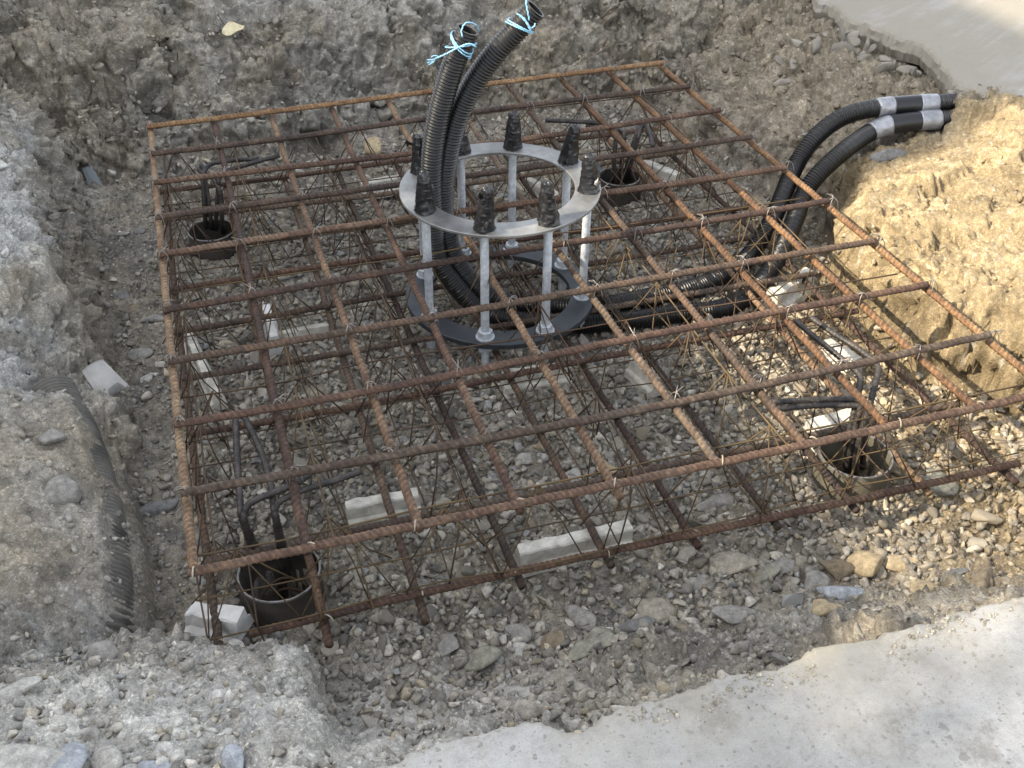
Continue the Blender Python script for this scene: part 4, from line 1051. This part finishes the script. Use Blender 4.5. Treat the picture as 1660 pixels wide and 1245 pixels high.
# light blue twine knotted round the two upper ends
def twine(label, paths):
    mb = MB()
    for pts, r in paths:
        Pn, uu = spline(pts, .003)
        Pn = Pn + .0006 * np.stack([np.sin(uu * 1500), np.cos(uu * 1500), np.sin(uu * 1100)], 1)
        mb.add(*sweep(Pn, r, 6))
    return tag(link('twine', mb.mesh('twine', True), M_TWINE), label, 'twine')
def loop_round(cs, i, R, tilt, a0=0, a1=6.6, shift=0):
    T, Nn, B = frames(cs[max(0, i - 20):i + 20]); k = min(20, i)
    c, t, n_, b_ = cs[i], T[k], Nn[k], B[k]
    return [tuple(c + R * (math.cos(a) * n_ + math.sin(a) * b_) + t * (tilt * math.sin(a + .8) + shift * (a - a0))) for a in np.linspace(a0, a1, 18)]
i1, i2 = 16, 36
twine('frayed light blue twine knotted round the lower conduit end, its tail hanging to the left',
      [(loop_round(c1s, 17, .0297, .012, 0, 6.6, .0008), .0017), (loop_round(c1s, 20, .0300, .014, .5, 7.2, .0008), .0017), (loop_round(c1s, 22, .0302, -.020, .3, 6.6), .0017),
       ([(0.8107, -0.9000, 0.4840), (0.7947, -0.8969, 0.4915), (0.7698, -0.8888, 0.4815), (0.7447, -0.8806, 0.4674), (0.7247, -0.8687, 0.4556)], .0018),
       ([(0.7247, -0.8687, 0.4556), (0.7168, -0.8661, 0.4527), (0.7074, -0.8578, 0.4508)], .0013), ([(0.7247, -0.8687, 0.4556), (0.7192, -0.8669, 0.4471), (0.7109, -0.8590, 0.4395)], .0013), ([(0.7247, -0.8687, 0.4556), (0.7218, -0.8625, 0.4481), (0.7072, -0.8577, 0.4437)], .0013),
       ([(0.7327, -0.8714, 0.4599), (0.7257, -0.8659, 0.4615), (0.7169, -0.8609, 0.4579)], .0012),
       ([(0.7831, -0.8889, 0.5050), (0.7813, -0.8862, 0.5179), (0.7904, -0.8850, 0.5329), (0.8060, -0.8796, 0.5311), (0.8203, -0.8737, 0.5211), (0.8296, -0.8557, 0.5034)], .0017)])
twine('light blue twine looped round the higher conduit end, one strand running up',
      [(loop_round(c2s, 27, .0297, .010, 0, 6.6, .0008), .0017), (loop_round(c2s, 30, .0300, .012, .5, 7.0, .0008), .0017),
       ([(0.9013, -0.9108, 0.5523), (0.9169, -0.9159, 0.5417), (0.9301, -0.9202, 0.5215), (0.9385, -0.9208, 0.5250), (0.9416, -0.9197, 0.5312)], .0017), ([(0.9065, -0.9125, 0.5496), (0.9202, -0.9191, 0.5343), (0.9316, -0.9207, 0.5134)], .0022),
       ([(0.9273, -0.9193, 0.5378), (0.9238, -0.9202, 0.5532), (0.9202, -0.9170, 0.5764), (0.9215, -0.9068, 0.6179), (0.9288, -0.8777, 0.6737)], .0017)])

# ------------------------------------------------------------------ drilled steel pipes with hooked bars
def pile(idx, r, rim_z, label, bars, mat_, hoop=True):
    px_, py_ = PILES[idx]
    root = empty('steel_pipe', (px_, py_, FLOOR)); tag(root, label, 'pipe', 'drilled steel pipes in the pit corners')
    bpy.context.view_layer.update()
    n = 64; a = np.arange(n) * 2 * np.pi / n; g = np.random.default_rng(idx)
    wob = .0012 * fbm(np.stack([np.cos(a) * 3, np.sin(a) * 3, np.full(n, idx * 3.0)], 1), 3)
    rows = [(r, -.62), (r, rim_z - .003), (r - .004, rim_z - .003), (r - .004, -.62)]
    V = np.array([[px_ + (q + w_) * math.cos(t), py_ + (q + w_) * math.sin(t), z + (w_ * 2 if z > -.5 else 0)] for q, z in rows for t, w_ in zip(a, wob)])
    F = [(i * n + j, i * n + (j + 1) % n, (i + 1) * n + (j + 1) % n, (i + 1) * n + j) for i in range(3) for j in range(n)]
    child(link('casing', make_mesh('casing', V, F, False), mat_), root)
    rows = [(r + .0004, rim_z - .003), (r - .0002, rim_z), (r - .0035, rim_z), (r - .0044, rim_z - .003)]
    V = np.array([[px_ + (q + w_) * math.cos(t), py_ + (q + w_) * math.sin(t), z + w_ * 2 + .0008] for q, z in rows for t, w_ in zip(a, wob)])
    child(link('cut_rim', make_mesh('cut_rim', V, F, False), M_CUT), root)
    for pts in bars:
        Pn, u = spline(pts, .0033)
        th = np.arange(8) * 2 * np.pi / 8
        R = .0064 * (1 + .26 * np.clip(np.cos(2 * np.pi * u[:, None] / .0105 + 1.2 * np.cos(th)[None]), 0, 1) ** 2)
        child(link('hooked_bar', make_mesh('hooked_bar', *sweep(Pn, R, 8), True), M_DARKBAR), root)
    if hoop:
        t = np.linspace(0, 2 * np.pi * 2.3, 90)
        Pn = np.stack([px_ + .044 * np.cos(t) + .004 * np.cos(3 * t), py_ + .044 * np.sin(t), rim_z - .06 - .010 * t / 2], 1)
        child(link('spiral_hoop', make_mesh('spiral_hoop', *sweep(Pn, .003, 6), True), M_WIRE), root)
    return root
pile(0, .080, -.222, 'dark steel pipe with bright cut rim at the front left corner under the cage',
     [[(0.1330, -1.5266, -0.4000), (0.1430, -1.5911, -0.2350), (0.1363, -1.6121, -0.1000), (0.1373, -1.5976, -0.0880), (0.1403, -1.5596, -0.0800), (0.1476, -1.4590, -0.0720), (0.1575, -1.3476, -0.0680)],
      [(0.1431, -1.5387, -0.4000), (0.1511, -1.5899, -0.2300), (0.1405, -1.6234, -0.1100), (0.1436, -1.6167, -0.0850), (0.1590, -1.6046, -0.0750), (0.1973, -1.5997, -0.0680), (0.2368, -1.5956, -0.0620), (0.2750, -1.5799, -0.0560)],
      [(0.1901, -1.5445, -0.4000), (0.1941, -1.6071, -0.2350), (0.1966, -1.6258, -0.1000), (0.1975, -1.6074, -0.0850), (0.1997, -1.5474, -0.0750), (0.1917, -1.4532, -0.0720), (0.1747, -1.3508, -0.0680)],
      [(0.1988, -1.5562, -0.4000), (0.2021, -1.6059, -0.2300), (0.1979, -1.6327, -0.1100), (0.1985, -1.6215, -0.0900), (0.2115, -1.6098, -0.0820), (0.2546, -1.5975, -0.0780), (0.3148, -1.5936, -0.0740), (0.3717, -1.5864, -0.0700)]], M_CASING)
pile(1, .080, -.215, 'dusty olive steel pipe at the front right corner beside a cream block',
     [[(1.5030, -1.6139, -0.4000), (1.4327, -1.6805, -0.2200), (1.4292, -1.6793, -0.1100), (1.4462, -1.6625, -0.0980), (1.4343, -1.6484, -0.0940), (1.3607, -1.6309, -0.0900), (1.2526, -1.6144, -0.0840)],
      [(1.5241, -1.6205, -0.4000), (1.4400, -1.6936, -0.2200), (1.4330, -1.6961, -0.1200), (1.4479, -1.6771, -0.1060), (1.4360, -1.6608, -0.1020), (1.3573, -1.6394, -0.0980), (1.2523, -1.6281, -0.0920)],
      [(1.5545, -1.6073, -0.4000), (1.4672, -1.6804, -0.2200), (1.4719, -1.6566, -0.1000), (1.5088, -1.6144, -0.0750), (1.5300, -1.5802, -0.0700), (1.5242, -1.5222, -0.0680), (1.5007, -1.4486, -0.0660), (1.4832, -1.3767, -0.0640)],
      [(1.5219, -1.5972, -0.4000), (1.4306, -1.6690, -0.2200), (1.4357, -1.6546, -0.1100), (1.4685, -1.6143, -0.0880), (1.4841, -1.5827, -0.0820), (1.4774, -1.5251, -0.0800), (1.4618, -1.4315, -0.0780), (1.4529, -1.3623, -0.0760)]], M_CASING_OLIVE)
pile(2, .068, -.225, 'steel pipe at the rear left corner with two bars hooked to the right',
     [[(0.1579, -0.0100, -0.4000), (0.1687, -0.1886, -0.2200), (0.1828, -0.1908, -0.0900), (0.1918, -0.1649, -0.0700), (0.2202, -0.1398, -0.0600), (0.2824, -0.1479, -0.0550), (0.3525, -0.1672, -0.0500)],
      [(0.1900, -0.0198, -0.4000), (0.1984, -0.1977, -0.2200), (0.2237, -0.2238, -0.0900), (0.2315, -0.2106, -0.0700), (0.2622, -0.1995, -0.0600), (0.3320, -0.1869, -0.0520), (0.4118, -0.1721, -0.0460)],
      [(0.2088, -0.0256, -0.4000), (0.2141, -0.2223, -0.2200), (0.2249, -0.2355, -0.1200), (0.2182, -0.2162, -0.0850), (0.2025, -0.1743, -0.0750), (0.1866, -0.1206, -0.0700)],
      [(0.1730, -0.0146, -0.4000), (0.1844, -0.1934, -0.2200), (0.1899, -0.1717, -0.1100), (0.1879, -0.1397, -0.0950), (0.1777, -0.1111, -0.0850)]], M_CASING)
pile(3, .068, -.225, 'steel pipe at the rear right corner seen through the grid beside the ring',
     [[(1.5455, -0.0503, -0.4000), (1.4513, -0.2552, -0.2200), (1.4486, -0.2595, -0.0900), (1.4568, -0.2258, -0.0700), (1.4243, -0.1953, -0.0620), (1.3395, -0.1693, -0.0560), (1.2515, -0.1474, -0.0500)],
      [(1.6108, -0.0455, -0.4000), (1.5099, -0.2495, -0.2200), (1.5160, -0.2798, -0.0900), (1.5395, -0.2507, -0.0700), (1.5542, -0.2444, -0.0620), (1.5364, -0.3175, -0.0560), (1.5009, -0.4199, -0.0500)],
      [(1.5758, -0.0447, -0.4000), (1.4829, -0.2413, -0.2200), (1.4748, -0.2674, -0.0900), (1.4815, -0.2292, -0.0800), (1.4444, -0.2001, -0.0750), (1.3791, -0.1775, -0.0700)],
      [(1.5967, -0.0511, -0.4000), (1.4983, -0.2460, -0.2200), (1.5237, -0.2441, -0.1000), (1.5526, -0.2036, -0.0850), (1.5805, -0.1782, -0.0800)]], M_CASING)

# ------------------------------------------------------------------ concrete strip spacers under the lower grid
def spacer(a, b, label, w=.050, h=.052, mat_=None, lift=0.0, name='spacer_block', chip=.0045, group='concrete strip spacers on the pit floor'):
    a, b = np.array(a[:2]), np.array(b[:2]); L = np.linalg.norm(b - a); d = (b - a) / L
    prof = [(-.5, 0), (-.5, .30), (-.46, .36), (-.30, .42), (-.27, .94), (-.22, 1.0), (.22, 1.0), (.27, .94), (.30, .42), (.46, .36), (.5, .30), (.5, 0)]
    n = max(6, int(L / .012)); k = len(prof)
    s = np.linspace(-L / 2, L / 2, n)
    V = np.array([[x, p_[0] * w, p_[1] * h] for x in s for p_ in prof])
    V += chip * np.stack([fbm(V * 28 + q * 9 + L * 50, 4, .6) for q in range(3)], 1)
    F = [(i * k + j, i * k + (j + 1) % k, (i + 1) * k + (j + 1) % k, (i + 1) * k + j) for i in range(n - 1) for j in range(k)] + [tuple(range(k))[::-1], tuple((n - 1) * k + j for j in range(k))]
    o = link(name, make_mesh(name, V, F, False), mat_ or M_BLOCK)
    c = (a + b) / 2
    o.location = (c[0], c[1], -.285 + lift); o.rotation_euler = (random.uniform(-.04, .04), random.uniform(-.03, .03), math.atan2(d[1], d[0]))
    return tag(o, label, 'spacer block', group)
spacer((0.6436, -1.7303, -0.2350), (0.8878, -1.7251, -0.2350), 'long pale concrete strip spacer lying along the front bar, nearest the camera', .055, .056)
spacer((0.3432, -1.4941, -0.2350), (0.4978, -1.5009, -0.2350), 'grey concrete spacer with a crack on top, left of centre near the front')
spacer((0.0723, -0.7253, -0.2400), (0.1219, -1.0340, -0.2400), 'long pale spacer lying under the left edge bars, running front to back', .042)
spacer((0.2804, -0.6797, -0.2380), (0.2814, -0.8424, -0.2380), 'short white spacer end beside a greenish grey strip', .042, .056, M_BLOCK_WHITE)
spacer((0.2561, -0.7961, -0.2500), (0.4284, -0.7897, -0.2500), 'greenish grey strip spacer touching a short white one', .034, .036)
spacer((0.7962, -1.1494, -0.2350), (0.9657, -1.1697, -0.2350), 'grey strip spacer in the gravel just in front of the lower ring')
spacer((1.1294, -1.1858, -0.2400), (1.1505, -1.2889, -0.2400), 'stubby tilted spacer to the right of the ring in open gravel', .050)
spacer((0.6671, -0.0364, -0.2350), (0.8100, -0.0334, -0.2350), 'pale spacer left behind the ring beyond the conduits', .060)
spacer((1.6001, -0.1461, -0.2400), (1.6759, -0.2757, -0.2400), 'spacer beside the rear right pipe', .060)
spacer((1.1766, -0.1197, -0.2400), (1.2467, -0.3010, -0.2400), 'pale spacer seen through the ring near the rear', .050)
spacer((1.4103, -1.5601, -0.2300), (1.5306, -1.5550, -0.2300), 'thick cream block next to the front right pipe', .080, .062, M_BLOCK)
spacer((1.5905, -1.0480, -0.2200), (1.7500, -0.9696, -0.2200), 'whitish broken concrete block by the conduits at the right edge of the cage', .065, .062, M_BLOCK, .01, 'concrete_block', .010, None)
spacer((1.6349, -1.2571, -0.2400), (1.6614, -1.3585, -0.2400), 'sunlit cream block on the floor at the foot of the bank', .055, .05, M_BLOCK, 0, 'concrete_block', .006, None)
spacer((0.0134, -1.6982, -0.2400), (0.1011, -1.7472, -0.2400), 'white broken block at the near left corner under the bar ends', .070, .055, M_BLOCK_WHITE, .015, 'concrete_block', .016, None)

# ------------------------------------------------------------------ half buried conduit in the left ledge
o = link('buried_conduit', make_mesh('buried_conduit', *sweep(bp_, (.050 + .004 * np.cos(2 * np.pi * bu_ / .0112)), 28, True), True), M_PLASTIC_DUSTY)
tag(o, 'dark corrugated conduit half buried in dirt along the left ledge', 'conduit')

# ------------------------------------------------------------------ scraps: pipe shard, plastic flap, leaf, twigs
def curved_shard(name, L, r, arc, th, mat_, jag, seed):
    n, m = 14, 9; g = np.random.default_rng(seed); V = []
    for s in (0, 1):
        for i in range(n):
            for j in range(m):
                a = (j / (m - 1) - .5) * arc; rr = r - s * th
                e = jag(j / (m - 1))
                x = -L / 2 + (L + 0) * i / (n - 1)
                x = min(x, L / 2 - e) if i == n - 1 else x * (1 - .0 * e)
                V.append((x, rr * math.sin(a) * (1 - .25 * (1 - i / (n - 1))), rr * math.cos(a) - r))
    F = []
    for i in range(n - 1):
        for j in range(m - 1):
            q = i * m + j; F.append((q, q + 1, q + m + 1, q + m)); q += n * m; F.append((q, q + m, q + m + 1, q + 1))
    ring_ = [j for j in range(m)] + [i * m + m - 1 for i in range(1, n)] + [(n - 1) * m + j for j in range(m - 2, -1, -1)] + [i * m for i in range(n - 2, 0, -1)]
    for a, b in zip(ring_, ring_[1:] + ring_[:1]): F.append((a, b, b + n * m, a + n * m))
    return link(name, make_mesh(name, V, F, True), mat_)
o = curved_shard('pipe_shard', .105, .075, 1.0, .004, M_SHARD, lambda t: .022 * (abs(t - .55) < .22) + .012 * t, 3)
x, y = (-0.1150, -0.9972); o.location = (x, y, hz(x, y) + .035); o.rotation_euler = (.15, .42, -1.05)
tag(o, 'broken curved piece of grey pipe resting on the left ledge', 'pipe shard')
o = curved_shard('plastic_flap', .075, .05, .9, .003, M_FLAP, lambda t: .010 * abs(t - .5), 4)
x, y = (-0.1601, 0.3120); o.location = (x, y, hz(x, y) + .03); o.rotation_euler = (.3, 1.15, -1.0)
tag(o, 'bent grey plastic flap sticking out of the dirt face at the far left', 'plastic scrap')
def leaf():
    n, m = 12, 5; V = []
    for i in range(n):
        t = i / (n - 1); w = .026 * math.sin(math.pi * (t ** .8)) ** .8 + .0006
        for j in range(m):
            q = j / (m - 1) * 2 - 1
            V.append((.085 * (t - .5), w * q, .010 * abs(q) * math.sin(t * 3) + .004 * math.sin(t * 9 + q * 3)))
    F = [(i * m + j, i * m + j + 1, (i + 1) * m + j + 1, (i + 1) * m + j) for i in range(n - 1) for j in range(m - 1)]
    return MB().add(V, F).add(np.array(V) - [0, 0, .0007], [f[::-1] for f in F]).mesh('leaf', True)
o = link('leaf', leaf(), M_LEAF); x, y = (0.3778, 0.6153); o.location = (x, y, max(hz(x + a_, y + b_) for a_ in (-.04, 0, .04) for b_ in (-.03, 0, .03)) + .012); o.rotation_euler = (.4, -.1, .35)
tag(o, 'dry pale leaf lying on the dirt at the top edge of the photo', 'leaf')
def twig(pts, label, r=.0016):
    Pn, u = spline(pts, .01)
    Pn[:, 2] = np.array([hz(q[0], q[1]) for q in Pn]) + .006 + .01 * np.sin(u / u[-1] * 3.14)
    tag(link('twig', make_mesh('twig', *sweep(Pn, r, 5), True), M_ROOT), label, 'twig')
twig([(0.3362, 0.6871, 0.1400), (0.3726, 0.6350, 0.1400), (0.4111, 0.5696, 0.1400), (0.4369, 0.5091, 0.1400)], 'thin dark twig beside the dry leaf at the top of the photo')
twig([(2.3848, 0.1845, 0.0800), (2.3711, 0.0498, 0.0800), (2.3581, -0.0776, 0.0800)], 'thin dark root hanging from the slab edge at the upper right')

# ------------------------------------------------------------------ what shades the pit: a building and a tree to the left, unseen, added and shaped to place the sun patches
def box(mb, x0, x1, y0, y1, z0, z1):
    V = [(x, y, z) for z in (z0, z1) for y in (y0, y1) for x in (x0, x1)]
    return mb.add(V, [(0, 2, 3, 1), (4, 5, 7, 6), (0, 1, 5, 4), (1, 3, 7, 5), (3, 2, 6, 7), (2, 0, 4, 6)])
M_WALL = simple_mat('render_wall', (.50, .48, .44), (.58, .56, .52), .9, 0, .2, 3, .2)
M_ROOF = simple_mat('roof_sheet', (.22, .21, .20), (.30, .29, .28), .8, 0, .2, 3, .2)
blocker = empty('blocker_building', (-8.0, -1.0, TOP)); tag(blocker, 'added unseen building with a lower wing, left of the pit', 'blocker_building')
bpy.context.view_layer.update()
child(link('wall', box(MB(), -10.0, -6.0, -1.30, 9.0, 0.0, 6.72).mesh('wall'), M_WALL), blocker)
child(link('blocker_roof', box(MB(), -10.2, -5.95, -1.33, 9.2, 6.723, 6.95).mesh('blocker_roof'), M_ROOF), blocker)
child(link('blocker_wing_wall', box(MB(), -9.0, -6.0, -9.0, -1.335, 0.0, 5.17).mesh('blocker_wing_wall'), M_WALL), blocker)
child(link('blocker_wing_roof', box(MB(), -9.2, -5.96, -9.2, -1.336, 5.173, 5.33).mesh('blocker_wing_roof'), M_ROOF), blocker)

M_BARK = simple_mat('bark', (.07, .055, .04), (.14, .115, .09), .9, 0, .2, 12, .5)
M_LEAVES = simple_mat('leaves', (.035, .06, .02), (.07, .11, .035), .6, 0, .3, 3, 0)
blocker_tree = empty('blocker_tree', (-4.9, -3.6, TOP)); tag(blocker_tree, 'added unseen leafy tree in front of the building wing', 'blocker_tree')
bpy.context.view_layer.update()
mb = MB()
Pn, u = spline([(-4.9, -3.6, 0), (-4.87, -3.58, 1.5), (-4.82, -3.62, 2.8), (-4.7, -3.45, 3.8), (-4.6, -3.35, 5.0)], .15); mb.add(*sweep(Pn, np.linspace(.11, .03, len(Pn)), 10))
crown_c, crown_r = np.array([-4.5, -3.30, 4.75]), np.array([1.1, 1.25, 1.35])
tips = []
for k in range(26):
    d = rng.normal(size=3); d /= np.linalg.norm(d); t_ = crown_c + d * crown_r * rng.uniform(.6, .95)
    s0 = np.array([-4.78, -3.55, rng.uniform(2.6, 4.3)])
    Pn, u = spline([tuple(s0), tuple((s0 + t_) / 2 + [0, 0, .15]), tuple(t_)], .15); mb.add(*sweep(Pn, np.linspace(.03, .006, len(Pn)), 6)); tips += list(Pn[len(Pn) // 3:])
child(link('trunk', mb.mesh('trunk', True), M_BARK), blocker_tree)
nl_ = 11000
dd_ = rng.normal(size=(nl_, 3)); dd_ /= np.linalg.norm(dd_, axis=1)[:, None]
cl_ = crown_c + dd_ * crown_r * (rng.random((nl_, 1)) ** (1 / 3)) * rng.uniform(.92, 1.06, (nl_, 1))
near_tip = rng.random(nl_) < .3
cl_[near_tip] = np.array(tips)[rng.integers(0, len(tips), near_tip.sum())] + rng.normal(0, .14, (near_tip.sum(), 3))
R_ = rot_mats(nl_); sz = rng.uniform(.018, .036, nl_)
quad = np.array([[-.5, 0, 0], [0, -.32, .05], [.6, 0, 0], [0, .32, .05]])
Vl = np.einsum('nij,kj->nki', R_, quad) * sz[:, None, None] * 1.6 + cl_[:, None]
child(tag(link('crown', make_mesh('crown', Vl.reshape(-1, 3), np.arange(nl_ * 4).reshape(-1, 4)), M_LEAVES), kind='stuff'), blocker_tree)
